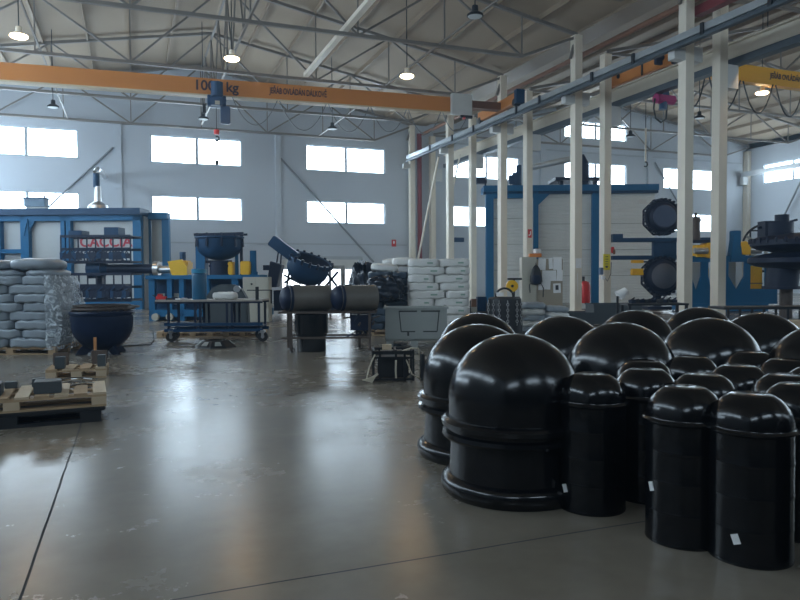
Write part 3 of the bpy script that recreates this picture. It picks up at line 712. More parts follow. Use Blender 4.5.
part(fb, 'lid', M_blued, t, [(25, 198, 48, 199.3, -.05, .45)]); part(fb, 'skid', M_box, t, [(28, 207, 46, 209.5, .1, .4)])
MB().tube((fb.u(45), .2, fb.z(199)), (fb.u(45), .2, fb.z(195)), .04).build('vent_pipe', M_iron, t)

# ------------------------------------------------------------------ moulding machine: arm with two mould frames
f = Fr(120, 24.5)
t = thing('moulding_arm', 'dark horizontal arm carrying two rows of mould clamps before the lettered oven', 'moulding machine', f.loc, f.rz)
zc_ = f.z(269)
MB().tube((f.u(104), 0, zc_), (f.u(160), 0, zc_), .17, 20).build('arm_shaft', M_navy, t, True)
MB().tube((f.u(90), 0, zc_), (f.u(104), 0, zc_), .33, 20).tube((f.u(104), 0, zc_), (f.u(109), 0, zc_), .28, 20, .17).build('arm_head', M_blued, t, True)
MB().tube((f.u(155), 0, zc_), (f.u(160), 0, zc_), .26, 20).tube((f.u(160), 0, zc_-.03), (f.u(178), 0, zc_-.03), .13, 20).build('arm_sleeve', M_silver, t, True)
gb = part(f, 'gearbox', M_yellow, t, [(174, 261, 191, 275, -.35, .35)], .06)
MB().prism([(f.u(172), f.z(262)), (f.u(186), f.z(260)), (f.u(191), f.z(267)), (f.u(191), f.z(276)), (f.u(177), f.z(278))], -.42, -.3).build('gearbox_cover', M_yellow, gb)
MB().tube((f.u(183.5), 0, f.z(261)), (f.u(183.5), 0, f.z(252.5)), .11, 14).build('motor', M_hoist, t, True)
def mould_frame(ya, yb, seed, nm_):
    rnd = random.Random(seed); o = MB()
    x0, x1 = f.u(69), f.u(137); za, zb = f.z(ya), f.z(yb)
    for v in (-.5, .5):
        for z in (za, za*.5+zb*.5, zb): o.bar((x0, v, z), (x1, v, z), .09)
    for k in range(9):
        x = x0+(x1-x0)*k/8
        o.bar((x, -.5, za), (x, -.5, zb), .04); o.bar((x, -.5, zb), (x, .5, zb), .04); o.bar((x, -.5, za), (x, .5, za), .04)
    fr_ = o.build('mould_frame', M_navy, t)
    for k in range(17):
        x = x0+(x1-x0)*(k+.5)/17; m2 = MB(); z = za*.36+zb*.64
        m2.box((x, -.55, z-.12), (.1+.08*rnd.random(), .14, .16+.12*rnd.random())).bar((x, -.6, z), (x+rnd.uniform(-.2, .2), -.62, zb+.02), .035)
        m2.bar((x-.08, -.58, z-.02), (x+.1, -.58, z+rnd.uniform(.05, .16)), .03); m2.build('clamp', M_navy if k % 3 else M_blued, fr_)
    return fr_
a_ = mould_frame(237, 262, 3, 'upper')
b_ = mould_frame(274, 300, 8, 'lower')
part(f, 'mould_block', M_blued, t, [(109, 228, 123, 236.5, -.3, .3)]); part(f, 'mould_block', M_blued, t, [(74, 231, 87, 236.5, -.3, .3)])
part(f, 'mould_block', M_navy, t, [(66, 284, 128, 297, -.2, .35)])
part(f, 'spine', M_navy, t, [(95, 250, 101, 300, .1, .3)])
mc = MB()
for k in range(4):
    mc.torus((f.u(99)+.1*k, -.1, f.z(311)+.05*k), .9+.06*k, .035, 'Z', 28)
    mc.bar((f.u(78)+.4*k, -.6, f.z(307)), (f.u(84)+.5*k, -.5, f.z(313)), .05)
mc.build('lower_ring', M_rust, t)
# machine base of the blue carousel
f = Fr(210, 23.5)
t = thing('carousel_base', 'long blue machine base with motors and yellow gear cases behind the wheeled bench', 'machine base', f.loc, f.rz)
part(f, 'top_deck', M_blue, t, [(150, 275, 262, 279, -.4, 1.0)])
part(f, 'bed', M_blue, t, [(152, 309, 268, 316, -.3, 1.0)])
for x0, x1 in ((152, 158), (170, 175), (182, 187), (208, 212), (234, 240), (256, 262)): part(f, 'leg', M_blue, t, [(x0, 279, x1, 326, -.3, -.1)])
part(f, 'back_plate', M_blued, t, [(152, 279, 262, 326, .3, .4)])
part(f, 'access_panel', M_curtain, t, [(159, 293, 166, 302, -.12, -.08), (171, 293, 180, 304, -.12, -.08)])
for x in (159, 173, 241):
    c = MB().tube((f.u(x), -.42, f.z(316)), (f.u(x), -.3, f.z(316)), .12, 16).build('hub', M_cab, t, True)
part(f, 'yellow_case', M_yellow, t, [(242.5, 261.5, 252, 275, -.3, .3)], .03)
part(f, 'yellow_case', M_yellow, t, [(229.5, 262, 235, 275, -.2, .3)], .03)
for x0, x1, y0, y1, nm_ in ((250.5, 257, 251, 272, 'motor'), (235.5, 239, 254, 275, 'cylinder')):
    r = (f.u(x1)-f.u(x0))/2; cx = (f.u(x0)+f.u(x1))/2
    MB().tube((cx, 0, f.z(y1)), (cx, 0, f.z(y0)), r, 16).tube((cx, 0, f.z(275.5)), (cx, 0, f.z(y1)), r*1.35, 16).build(nm_, M_blue, t, True)
part(f, 'support_column', M_blue, t, [(198, 246, 207, 275, -.2, .25)])
part(f, 'support_column', M_navy, t, [(240.5, 239, 243, 275, .0, .1)])
MB().tube((f.u(220.5), 0, f.z(275.5)), (f.u(220.5), 0, f.z(262)), .34, 20).tube((f.u(220.5), -.0, f.z(267)), (f.u(220.5), 0, f.z(265)), .37, 20).build('mixer_drum', M_navy, t, True)
part(f, 'yoke', M_navy, t, [(207, 260.5, 232, 263, -.1, .1)])
bw = MB(); R_ = (f.u(243)-f.u(198))/2; cx = (f.u(198)+f.u(243))/2; zt = f.z(237)
bw.lathe([(R_+.05, 0), (R_+.05, -.06), (R_, -.08), (R_*.97, -.35)]+[(R_*.97*math.cos(a*PI/16), -.35-.45*math.sin(a*PI/16)) for a in range(1, 9)], (cx, 0, zt), 28)
bo = bw.build('hanging_bowl', M_blued, t, True)
mb = MB().bar((f.u(196), -.1, f.z(235)), (f.u(245), -.1, f.z(234)), .09).bar((f.u(196), .5, f.z(235)), (f.u(245), .5, f.z(234)), .07).box((f.u(220), -.55, f.z(242)), (.06, .1, .5))
for k in range(10): mb.bar((cx+R_*math.cos(k*.63), R_*math.sin(k*.63), zt+.1), (cx+R_*1.04*math.cos(k*.63), R_*1.04*math.sin(k*.63), zt-.35), .06)
mb.build('clamp_frame', M_navy, bo)
f = Fr(257, 22.0)
t = thing('control_cabinet', 'beige electrical cabinet standing beside the blue machine base', 'cabinet', f.loc, f.rz)
part(f, 'body', M_cab, t, [(243, 277, 269, 322, 0, .5)], .01)
part(f, 'door', M_cab, t, [(244, 278, 256, 321, -.02, 0)]); part(f, 'door', M_cab, t, [(257, 278, 268, 321, -.02, 0)])
MB().tube((f.u(252), -.05, f.z(284)), (f.u(252), -.02, f.z(284)), .03).box((f.u(266), -.03, f.z(306)), (.03, .03, .12)).build('handle', M_iron, t)
# half mould lying behind the bench
f = Fr(225, 18.0)
t = thing('half_mould', 'dark arched half mould standing on the floor behind the wheeled bench', 'mould', f.loc, f.rz)
pts = [(f.u(203), 0), (f.u(204), f.z(299)), (f.u(212), f.z(288)), (f.u(219), f.z(284.5)), (f.u(233), f.z(284.5)), (f.u(241), f.z(289)), (f.u(247), f.z(300)), (f.u(248), 0)]
MB().prism(pts, 0, .3).build('shell', M_slate, t, bevel=.03)
MB().tube((f.u(237), -.02, f.z(289)), (f.u(237), .05, f.z(289)), .09).build('valve', M_silver, t)

# ------------------------------------------------------------------ tilted kettle
f = Fr(300, 26.0)
t = thing('tilting_kettle', 'dark blue kettle tilted on its strut stand with raised lid box', 'kettle', f.loc, f.rz)
tilt = Matrix.Rotation(math.radians(20), 4, 'Y') @ Matrix.Rotation(math.radians(12), 4, 'X')
c = (f.u(311), 0, f.z(260)); R_ = .80
kb = MB().lathe([(R_*.9, .02), (R_, .04), (R_+.08, .04), (R_+.08, -.05), (R_, -.06), (R_*.99, -.35)]+[(R_*.99*math.cos(a*PI/18), -.35-.62*math.sin(a*PI/18)) for a in range(1, 10)]+[], c, 36, tilt).build('bowl', M_blued, t, True)
MB().lathe([(R_*.9, .02), (R_*.9, -.3), (R_*.6, -.7), (0, -.8)], c, 36, tilt).build('inner_liner', M_navy, kb, True)
m_ = MB()
for k in range(18):
    a = k*2*PI/18; p = Matrix.Translation(c) @ tilt @ Vector(((R_+.05)*math.cos(a), (R_+.05)*math.sin(a), .0)); m_.box(p, (.09, .09, .2), rot=tilt)
m_.build('rim_clamp', M_navy, kb)
MB().box((f.u(285.5), -.1, f.z(249.5)), (1.15, .7, .42), rot=Matrix.Rotation(math.radians(37), 4, 'Y')).build('lid_box', M_blued, t, bevel=.03)
MB().prism([(f.u(272), f.z(261)), (f.u(283.5), f.z(265)), (f.u(278), f.z(287)), (f.u(268), f.z(287))], -.3, .4).build('hopper', M_navy, t, bevel=.02)
MB().bb(f.u(264), f.u(270), -.1, .2, f.z(270), f.z(265)).build('hopper_spout', M_navy, t)
MB().bar((f.u(279), 0, f.z(252)), (f.u(277), 0, f.z(264)), .05).bar((f.u(282), 0, f.z(253)), (f.u(281), 0, f.z(264)), .05).build('lid_strut', M_navy, t)
for p, q in (((291, 262), (285, 290)), ((284, 275), (300, 284)), ((284, 283), (298, 272)), ((330, 268), (315, 290)), ((338, 272), (320, 292)), ((318, 274), (300, 292)), ((326, 272), (336, 286))):
    MB().bar((f.u(p[0]), .1, f.z(p[1])), (f.u(q[0]), .3, f.z(q[1])), .07).build('strut', M_navy, t)
MB().bb(f.u(276), f.u(336), -.5, .7, f.z(310), f.z(290)).build('stand_base', M_navy, t)
f = Fr(336, 27.0)
t = thing('portal_frame', 'pale grey portal frame standing beside the tilted kettle', 'frame', f.loc, f.rz)
for x0, x1 in ((329, 331), (341, 345)): part(f, 'upright', M_panel, t, [(x0, 267, x1, 313.9, 0, .2)])
part(f, 'lintel', M_panel, t, [(328, 265.5, 345, 268, 0, .4)])

# ------------------------------------------------------------------ wheeled bench
f = Fr(208, 15.5)
t = thing('wheeled_bench', 'long dark blue workbench on castor wheels with a pale top', 'workbench', f.loc, f.rz)
bt = f.z(300.5); fl = .2
part(f, 'bench_top', mat('bench_top_ply', (.34, .31, .28), .5, 0, .2, 6), t, [(155, 299.8, 262, 301.6, 0, .85)])
part(f, 'top_rail', M_navy, t, [(154, 301.6, 262, 303.6, .03, .08), (154, 301.6, 262, 303.6, .77, .82)])
for x in (166, 193, 198, 225, 230, 257): 
    for v in (.05, .76): part(f, 'leg', M_navy, t, [(x, 301.6, x+2.2, 331, v, v+.05)])
part(f, 'bottom_rail', M_blued, t, [(163, 323, 262, 326, .03, .08), (163, 329, 262, 332, .03, .08), (163, 329, 262, 332, .74, .8)])
part(f, 'shelf', M_navy, t, [(166, 326.5, 260, 327.5, .05, .78)])
part(f, 'handle_rail', M_iron, t, [(247, 290, 272, 291, .0, .04), (255.5, 287, 258.5, 301, 0, .05), (270.5, 290, 272, 304, 0, .04)])
for x, v in ((163, .75), (170, .05), (253, .75), (262, .05)):
    w = MB().tube((f.u(x), v-.03, .115), (f.u(x), v+.05, .115), .115, 20).build('wheel', M_rubber, t, True)
    MB().tube((f.u(x), v-.04, .115), (f.u(x), v+.06, .115), .04, 12).build('hub', M_silver, w, True)
    MB().bb(f.u(x)-.05, f.u(x)+.05, v-.06, v+.08, .2, .26).bb(f.u(x)-.03, f.u(x)+.03, v-.055, v-.04, .1, .22).build('fork', M_silver, w)
def on(fr, px, v, z, **k):
    p = Vector(fr.loc)+_R*fr.u(px)+Vector((math.sin(YAW), math.cos(YAW), 0))*v; return (p.x, p.y, z)
top = f.z(299.8)
t = thing('blue_drum', 'dark blue drum standing on the wheeled bench', 'drum', on(f, 195, .35, top), -YAW)
MB().lathe([(0, 0), (.16, 0), (.165, .05), (.16, .3), (.165, .55), (.15, .6), (.13, .62)], seg=28).build('body', M_teal, t, True)
MB().lathe([(.13, .60), (.17, .605), (.17, .69), (.15, .70), (0, .69)], seg=28).build('lid', mat('lid_blue', (.02, .22, .38), .4), t, True)
o = MB().pillow((0, 0, 0), (.55, .38, .17)).build('plastic_sack', M_sack, None, True); o.location = on(f, 221.5, .35, top+.08); o.rotation_euler = (0, 0, -YAW)
tag(o, 'white sack lying on the wheeled bench beside the dark blue drum', 'sack')
t = thing('red_clamp', 'small red clamp block on the left end of the wheeled bench', 'clamp', on(f, 158.5, .2, top), -YAW)
MB().box((0, 0, .045), (.22, .14, .07)).box((-.03, 0, .1), (.1, .1, .07)).build('body', M_redb, t, bevel=.01)
MB().tube((-.12, 0, .06), (-.2, 0, .11), .015).build('lever', M_iron, t)
for k, (px, m, d_, lb) in enumerate(((166, M_iron, (.2, .12, .04), 'dark hand tool lying on the bench next to the red clamp'), (171, M_navy, (.12, .1, .06), 'small dark box between tool and white cloths on the bench'), (176, M_paper, (.16, .14, .03), 'white folded cloth on the bench'), (181, M_silver, (.1, .12, .04), 'small metal piece on the bench beside the drum'))):
    tag(MB().box((0, 0, 0), d_, rz=k*.4).build(['hand_tool', 'parts_box', 'cloth', 'metal_part'][k], m, bevel=.01, loc=on(f, px, .25, top+d_[2]/2)), lb, ['tool', 'box', 'cloth', 'metal part'][k])
for k, (px, n_) in enumerate(((180, 'left'), (213, 'middle'), (245, 'right'))):
    fp = Fr(px, 17.2)
    pallet('pallet', 'wooden pallet on the floor seen under the wheeled bench, %s of three' % n_, fp.loc, -YAW, .95, .7, .14, M_wood)
# floor skirt
f = Fr(215, 14.4)
t = thing('floor_cone', 'low black and grey faceted ring lying on the open floor before the bench', 'floor ring', f.loc, f.rz)
MB().lathe([(.43, 0), (.41, .03), (.25, .15), (.22, .15), (.38, .01)], seg=8).build('ring', M_blackm, t)
for k in range(8):
    a = k*PI/4+PI/8
    if k % 2 == 0 or k in (5, ):
        MB().prism([(-.07, .035), (.07, .035), (.05, .145), (-.05, .145)], -.006, .006, Matrix.Rotation(a+PI/2, 4, 'Z') @ Matrix.Translation((0, -.335, 0)) @ Matrix.Translation((0, 0, .09)) @ Matrix.Rotation(math.radians(-52), 4, 'X') @ Matrix.Translation((0, 0, -.09))).build('grey_patch', M_crategrey, t)

# ------------------------------------------------------------------ bench of half cylinders
f = Fr(328, 13.2)
t = thing('pipe_bench', 'iron bench on pipe legs carrying two dark half cylinders', 'workbench', f.loc, f.rz)
part(f, 'top_frame', M_rust, t, [(278, 311.5, 376, 313.5, 0, .06), (278, 311.5, 376, 313.5, .64, .7), (278, 311.5, 281, 313.5, .06, .64), (373, 311.5, 376, 313.5, .06, .64)])
for x, v in ((281, .65), (289, .02), (356, .65), (368, .02)): MB().bb(f.u(x), f.u(x+2.6), v, v+.05, 0.03, f.z(313)).build('leg', M_rust, t)
part(f, 'lower_rail', M_rust, t, [(281, 337, 370, 339, 0, .05), (281, 337, 370, 339, .62, .67)])
for x, v in ((292, .04), (359, .66)): MB().torus((f.u(x), v, .045), .035, .012, 'Y', 14).build('castor', M_iron, t)
for k, (x0, x1, lb) in enumerate(((277, 330, 'dark horizontal half cylinder at the end nearer the wheeled bench'), (329, 377, 'dark horizontal half cylinder on the bench nearer the sacks'))):
    r = (f.z(287)-f.z(312))*.52; z0 = f.z(311.5)+r; L_ = f.u(x1)-f.u(x0)-.03
    hp = [(r*.25, .0)]; cyl = MB()
    m4 = Matrix.Rotation(PI/2, 4, 'Y')
    cyl.lathe([(r*.97, .15), (r, .2), (r, L_*.97), (r*1.03, L_*.975), (r*1.03, L_), (r*.95, L_), (r*.95, .3)], (0, 0, 0), 40, m4)
    tt = thing('half_cylinder_mould', lb, 'mould', on(f, x0+2, .12, z0), -YAW+.42, 'half cylinder moulds on the pipe bench')
    cyl.build('shell', M_litplastic, tt, True)
    MB().lathe([(0, 0), (r*.45, .012), (r*.8, .05), (r*.96, .11), (r*.97, .15)], (0, 0, 0), 40, m4).build('domed_end', M_navy, tt, True)
    MB().lathe([(r*.99, .16), (r*1.05, .17), (r*1.05, .21), (r*.99, .22)], (0, 0, 0), 40, m4).build('rim_band', M_navy, tt, True)
    MB().box((.33, -.02, r*.97), (.12, .06, .05)).build('latch', M_iron, tt)
tt = thing('black_drum', 'black open drum standing under the bench of half cylinders', 'drum', on(f, 309, .33, 0), -YAW)
MB().lathe([(0, 0), (.27, 0), (.28, .02), (.28, .3), (.285, .33), (.33, .36), (.33, .72), (.31, .74), (.3, .72), (.3, .3), (0, .05)], seg=36).build('body', M_black, tt, True)
tt = thing('clamp_bundle', 'heap of iron clamps and chains under the sack end of the pipe bench', 'clamp heap', on(f, 360, .35, 0), -YAW)
rnd = random.Random(2); m_ = MB(); m2 = MB()
for k in range(26):
    p = Vector((rnd.uniform(-.22, .28), rnd.uniform(-.25, .25), rnd.uniform(.33, .74))); q = p+Vector((rnd.uniform(-.15, .15), rnd.uniform(-.15, .15), rnd.uniform(-.25, .1)))
    q.z = max(q.z, .3); (m_ if k % 2 else m2).bar(p, q, .03)
m_.box((0, 0, .56), (.4, .4, .3)).build('clamp_mass', M_navy, tt); m2.build('clamp_arm', M_rust, tt)

# ------------------------------------------------------------------ grey pallet box
f = Fr(416, 14.0)
t = thing('pallet_box', 'large grey plastic pallet box on feet with grooved front', 'container', f.loc, f.rz)
ztop, zb_ = f.z(307.5), .14
part(f, 'front_wall', M_crategrey, t, [(385, 308, 447, 339.5, 0, .05)], .008); o = MB()
o.bb(f.u(385), f.u(385)+.05, .05, 1.0, zb_, ztop-.01).bb(f.u(447)-.05, f.u(447), .05, 1.0, zb_, ztop-.01).bb(f.u(385), f.u(447), .95, 1.0, zb_, ztop-.01).bb(f.u(385), f.u(447), .05, .95, zb_, zb_+.05)
o.build('side_wall', M_crategrey, t)
part(f, 'rim', M_crategrey, t, [(383.5, 307, 448.5, 309, -.025, .03), (383.5, 307, 385, 309, .03, 1.02), (447, 307, 448.5, 309, .03, 1.02)])
for x in (386, 411, 440): MB().bb(f.u(x), f.u(x)+.14, 0, 1.0, 0, zb_).build('foot', M_crategrey, t)
g = MB()
for x0, x1 in ((399, 415), (421, 437)):
    pass
for (x0, y0, x1, y1) in ((399, 310.5, 417, 312), (421, 310.5, 440, 312), (401, 331, 415, 332.2), (423, 331, 437, 332.2), (407, 331, 409, 336)):
    g.bb(f.u(x0), f.u(x1), -.006, .01, f.z(y1), f.z(y0))
g.bar((f.u(399), -.002, f.z(311)), (f.u(401), -.002, f.z(331.5)), .02).bar((f.u(439), -.002, f.z(311)), (f.u(437), -.002, f.z(331.5)), .02)
g.build('groove', M_groove, t)

# ------------------------------------------------------------------ iron cage crate on the floor
f = Fr(397, 9.5)
t = thing('iron_cage', 'black iron mould cage with straps on the floor before the grey container', 'cage', f.loc, f.rz+.05)
w0, w1 = f.u(373), f.u(413); zt = .42
for v in (0, .5):
    m_ = MB()
    for x in (w0, w0+.09, 0-.02, w1-.12, w1): m_.bar((x, v, 0.01), (x, v, zt), .03)
    for z in (.03, .33, zt-.01): m_.bar((w0, v, z), (w1, v, z), .03)
    m_.build('side_frame', M_iron, t)
m_ = MB()
for x in (w0, -.02, w1): m_.bar((x, 0, zt), (x, .5, zt), .028).bar((x, 0, .03), (x, .5, .03), .028)
m_.build('cross_rail', M_iron, t)
MB().bb(w0+.06, w1-.06, .08, .42, .04, .33).build('mould_body', M_blackm, t, bevel=.02)
m_ = MB(); m_.path([(w1-.1, 0, .3), (w1-.02, -.02, .1), (w1+.12, .0, .02)], .01); m_.path([(w1-.15, .1, .41), (w1-.02, .1, .45), (w1+.08, .15, .44), (w1+.12, .2, .25)], .013)
m_.path([(w0+.02, -.02, .38), (w0-.06, -.03, .2), (w0-.1, -.04, .03)], .01); m_.path([(-.02, -.02, .3), (-.025, -.03, .15), (-.02, -.02, .05)], .014)
m_.build('strap', M_strap, t, True)
m_ = MB().box((w1+.13, .1, .2), (.05, .3, .36)).box((w1+.2, .15, .15), (.03, .2, .25)); m_.build('end_plate', M_iron, t)
MB().box((-.14, .15, zt+.045), (.13, .1, .07)).build('wood_offcut', M_woodl, t)
m_ = MB(); m_.bar((w0-.08, -.05, .02), (w0+.06, -.06, .12), .03); m_.prism([(w0-.16, .04), (w0-.02, .0), (w0+.04, .1)], -.1, -.07); m_.build('bent_plate', M_strap, t)

# ------------------------------------------------------------------ kettle tank on feet at the left
f = Fr(102, 13.3)
t = thing('round_kettle', 'dark blue round bottomed kettle standing on splayed feet behind the small pallet', 'kettle', f.loc, f.rz)
R_ = .555; ZK = .885
kb = MB().lathe([(R_*.96, .93), (R_+.02, .93), (R_+.035, .90), (R_+.02, .84), (R_, .83), (R_+.01, .75), (R_, .68)]+[(R_*math.cos(a*PI/20), .64-.58*math.sin(a*PI/20)) for a in range(0, 11)], (0, 0, 0), 44).build('bowl', M_kettle, t, True)
MB().lathe([(R_*.96, .93), (R_*.9, .6), (R_*.5, .26), (0, .16)], (0, 0, 0), 36).build('inner_surface', M_navy, kb, True)
m_ = MB()
for k in range(9): m_.tube((-.5+.12*k, -.2+.05*(k % 3), .93), (-.46+.13*k, .15, 1.0+.012*(k % 4)), .018, 6)
m_.torus((0, 0, .98), R_*.93, .03, 'Z', 32).torus((0, 0, 1.05), R_*.9, .02, 'Z', 32)
m_.build('lid_ring', M_rust, t, True)
for sx in (-1, 1):
    MB().box((sx*(R_+.03), 0, .86), (.1, .05, .04)).build('lug', M_silver, t)
for a in (-2.6, -.55, 1.0, 2.2):
    ca, sa = math.cos(a), math.sin(a)
    MB().prism([(.16, .12), (.34, .22), (.50, 0), (.30, 0)], -.03, .03, Matrix.Rotation(a, 4, 'Z')).build('foot', M_navy, t)
for _c in t.children: _c.scale = (1, 1, ZK)
tag(MB().bb(-.025, .025, -.012, .012, 0, .36).build('wooden_lath', mat('lath_orange', (.6, .27, .10), .6), loc=on(f, 107, -.56, 0)), 'short orange wooden lath standing against the round kettle', 'lath')

# ------------------------------------------------------------------ pallets at the left
t1 = pallet('pallet', 'small wooden pallet with grey blocks in front of the round kettle', (0, 0, 0), math.radians(-2), .80, .60, .15, M_wood, None, 4, M_woodl)
f = Fr(77, 9.95); l_ = Vector(f.loc)+Vector((-.02, .30, 0)); t1.location = l_
zp = .15
for k, (px, v, d_, m, lb) in enumerate(((60.5, .50, (.21, .05, .19), M_brownb, 'brown board block at the back corner of the small pallet'), (95.5, .52, (.22, .06, .20), M_brownb, 'brown board block at the back beside the wooden lath'),
                                        (62, .12, (.13, .16, .17), M_slate, 'grey slate block at the front corner of the small pallet nearer the sacks'), (98.5, .16, (.11, .16, .17), M_slate, 'grey slate block at the corner nearer the kettle foot'))):
    o = MB().box((0, 0, 0), d_).build('block', m, bevel=.006, loc=tuple(Vector(f.loc)+Vector(((px-77)/53*.80-.02, v, zp+d_[2]/2)))); o.rotation_euler = (0, 0, math.radians(-2)); tag(o, lb, 'block', 'blocks on the small pallet')
f = Fr(102, 6.95)
bx, by = on(f, 102, 0, 0)[:2]
RZ = math.radians(3)
cx_, cy_ = bx-.85, by+.42
t = thing('plastic_pallet', 'black plastic pallet on the floor under the wooden pallet at the photo edge', 'pallet', (cx_, cy_, 0), RZ)
MB().bb(-.87, .84, -.44, .44, .11, .15).build('deck', M_blackm, t, bevel=.01)
MB().bb(-.87, .80, -.44, -.36, .0, .035).bb(-.87, .80, .36, .44, 0, .035).bb(-.87, .80, -.05, .05, 0, .035).build('runner', M_blackm, t)
for x in (-.78, -.05, .7):
    for y in (-.38, 0, .38): MB().bb(x-.1, x+.1, y-.06, y+.06, .035, .11).build('block', M_blackm, t)
p2 = pallet('pallet', 'wooden pallet with slate blocks and cable ties, stacked on a black plastic pallet', (cx_, cy_, .15), RZ, 1.70, .84, .145, M_wood, None, 10, M_woodl)
z2 = .295
c3, s3 = math.cos(RZ), math.sin(RZ)
def onp(u, v, z): return (cx_+u*c3-v*s3, cy_+u*s3+v*c3, z)
for k, (u, v, d_, lb) in enumerate(((.31, -.16, (.25, .26, .12), 'wide slate block lying in the middle of the large pallet'), (-.20, -.10, (.2, .28, .12), 'slate block at the photo edge of the large pallet'),
                                    (-.06, .30, (.12, .1, .07), 'small slate block at the back of the large pallet near the edge'), (.20, .28, (.13, .1, .09), 'small slate block behind the wide slate block'))):
    o = MB().box((0, 0, 0), d_).build('block', M_slate, bevel=.006, loc=onp(u, v, z2+d_[2]/2)); o.rotation_euler = (0, 0, RZ); tag(o, lb, 'block', 'blocks on the large pallet')
rnd = random.Random(5)
for k in range(9):
    a = rnd.uniform(-.6, .6); L_ = .11; u, v = .58+rnd.uniform(-.07, .07), .05+rnd.uniform(-.1, .1)
    m_ = MB(); m_.path([(-L_*math.cos(a), -L_*math.sin(a), 0), (0, 0, .012), (L_*math.cos(a), L_*math.sin(a), .0)], .006, 6)
    tag(m_.build('cable_tie', M_silver if k % 2 else M_iron, loc=onp(u, v, z2+.008+.012*k)), 'thin %s cable tie in the small heap on the large pallet' % ('silver' if k % 2 else 'black'), 'cable tie', 'cable ties on the large pallet')

# ------------------------------------------------------------------ chained pot and its neighbours
f = Fr(504.5, 16.4)
t = thing('chain_pot', 'dark ribbed pot hung all round with grey chains, between the sack stacks', 'pot', f.loc, f.rz)
R_ = (f.u(522)-f.u(487))/2; zt = f.z(297)
MB().lathe([(0, .0), (R_*1.0, .0), (R_*1.02, .3), (R_*.98, zt-.15), (R_*.93, zt-.03), (R_*.8, zt), (0, zt+.01)], seg=32).build('body', M_blackm, t, True)
MB().torus((0, 0, zt+.0), R_*.5, .025, 'Y', 16, 0, PI).build('handle_hoop', M_iron, t, True)
MB().box((-.12, -.1, zt+.07), (.16, .1, .08)).build('white_bag', M_paper, t)
for a in (-2.75, -2.35, -2.0, -1.55, -1.0, -.6):
    m_ = MB(); r = R_*1.05
    for k in range(9):
        c_ = (r*math.cos(a), r*math.sin(a), zt-.1-.065*k); m_.torus(c_, .028, .009, 'Y' if k % 2 else 'X', 10)
    m_.build('chain', mat('chain_grey', (.45, .46, .47), .35, .6), t, True)
f = Fr(486, 17.6)
t = thing('parts_shelf', 'small shelf trolley with brown box beside the tall white sacks', 'trolley', f.loc, f.rz)
part(f, 'frame', M_iron, t, [(470, 312, 487, 313.5, 0, .5), (470, 300, 471, 336, 0, .04), (486, 300, 487, 336, 0, .04), (470, 334, 487, 335.5, 0, .5)])
part(f, 'brown_box', M_redwine, t, [(472, 299, 477, 307, .1, .3)]); part(f, 'bin', M_blued, t, [(478, 297, 487, 311.5, .1, .45)]); part(f, 'carton', M_cab, t, [(471, 307, 477, 312, .05, .35)])
f = Fr(512, 19.5)
t = thing('yellow_reel', 'round yellow cable reel on a dark stand behind the chained pot', 'cable reel', f.loc, f.rz)
MB().tube((0, -.06, f.z(286)), (0, .1, f.z(286)), .165, 28).build('reel_disc', M_yellow, t, True)
MB().tube((0, -.09, f.z(286)), (0, -.06, f.z(286)), .04, 12).build('hub', M_iron, t)
MB().bb(-.2, .25, .15, .45, 0, f.z(297)).bb(.06, .1, .1, .2, f.z(297), f.z(280)).bb(-.1, .3, .12, .2, f.z(280), f.z(278)).build('stand', M_iron, t)
# papered cabinet at the column
f = Fr(542, 23.0)
t = thing('office_locker', 'beige steel locker with papers stuck on its board, by a column', 'locker', f.loc, f.rz)
part(f, 'body', M_cab, t, [(522, 257, 536.5, 316, 0, .5)], .01); part(f, 'board', M_board, t, [(536.5, 259, 563, 306, .05, .12)])
part(f, 'door', M_cab, t, [(523, 258, 536, 315, -.02, 0)])
MB().bb(f.u(561), f.u(563), .05, .12, 0, f.z(306)).bb(f.u(537), f.u(539), .05, .12, 0, f.z(306)).build('board_leg', M_cab, t)
sh = [(538.5, 258.5, 546, 270, .04), (549, 258, 553, 269, -.06), (553.5, 257, 562, 270, .0), (542, 270.5, 551, 289.5, .05), (550.5, 270.5, 556.5, 281, -.03), (557, 270, 563, 281, .04), (538.5, 283, 543, 290, 0), (553.5, 283.5, 561, 293, -.03)]
names_ = ['top left', 'top beside the first sheet', 'large, top right', 'long sheet in the middle', 'centre right', 'right edge', 'small, behind the bag', 'lowest, with a dark picture']
for k, (x0, y0, x1, y1, a) in enumerate(sh):
    o = MB().box((0, 0, 0), (f.u(x1)-f.u(x0), .006, f.z(y0)-f.z(y1))).build('paper_sheet', M_paper, loc=on(f, (x0+x1)/2, .042, (f.z(y0)+f.z(y1))/2)); o.rotation_euler = (0, a, -YAW)
    tag(o, 'white paper sheet on the locker board, %s' % names_[k], 'paper sheet', 'papers on the board')
    if k == 7: MB().box((0, -.005, 0.02), (.1, .004, .16)).build('picture', M_inkd, o)
t = thing('backpack', 'dark backpack hanging from the locker with dangling straps', 'backpack', on(f, 535.3, -.12, 0), -YAW)
zz = f.z(265); zh = f.z(285)
bp_ = MB(); bp_.lathe([(0, zz), (.07, zz-.03), (.14, zz-.16), (.20, zz-.40), (.21, zz-.55), (.16, zh+.03), (0, zh)], seg=24, m=Matrix.Diagonal((1, .5, 1, 1))); bp_.build('bag', M_blackm, t, True)
MB().lathe([(0, zz-.3), (.12, zz-.34), (.15, zz-.5), (.1, zz-.62), (0, zz-.63)], (0, -.06, 0), 20, Matrix.Diagonal((1, .4, 1, 1))).build('front_pocket', M_navy, t, True)
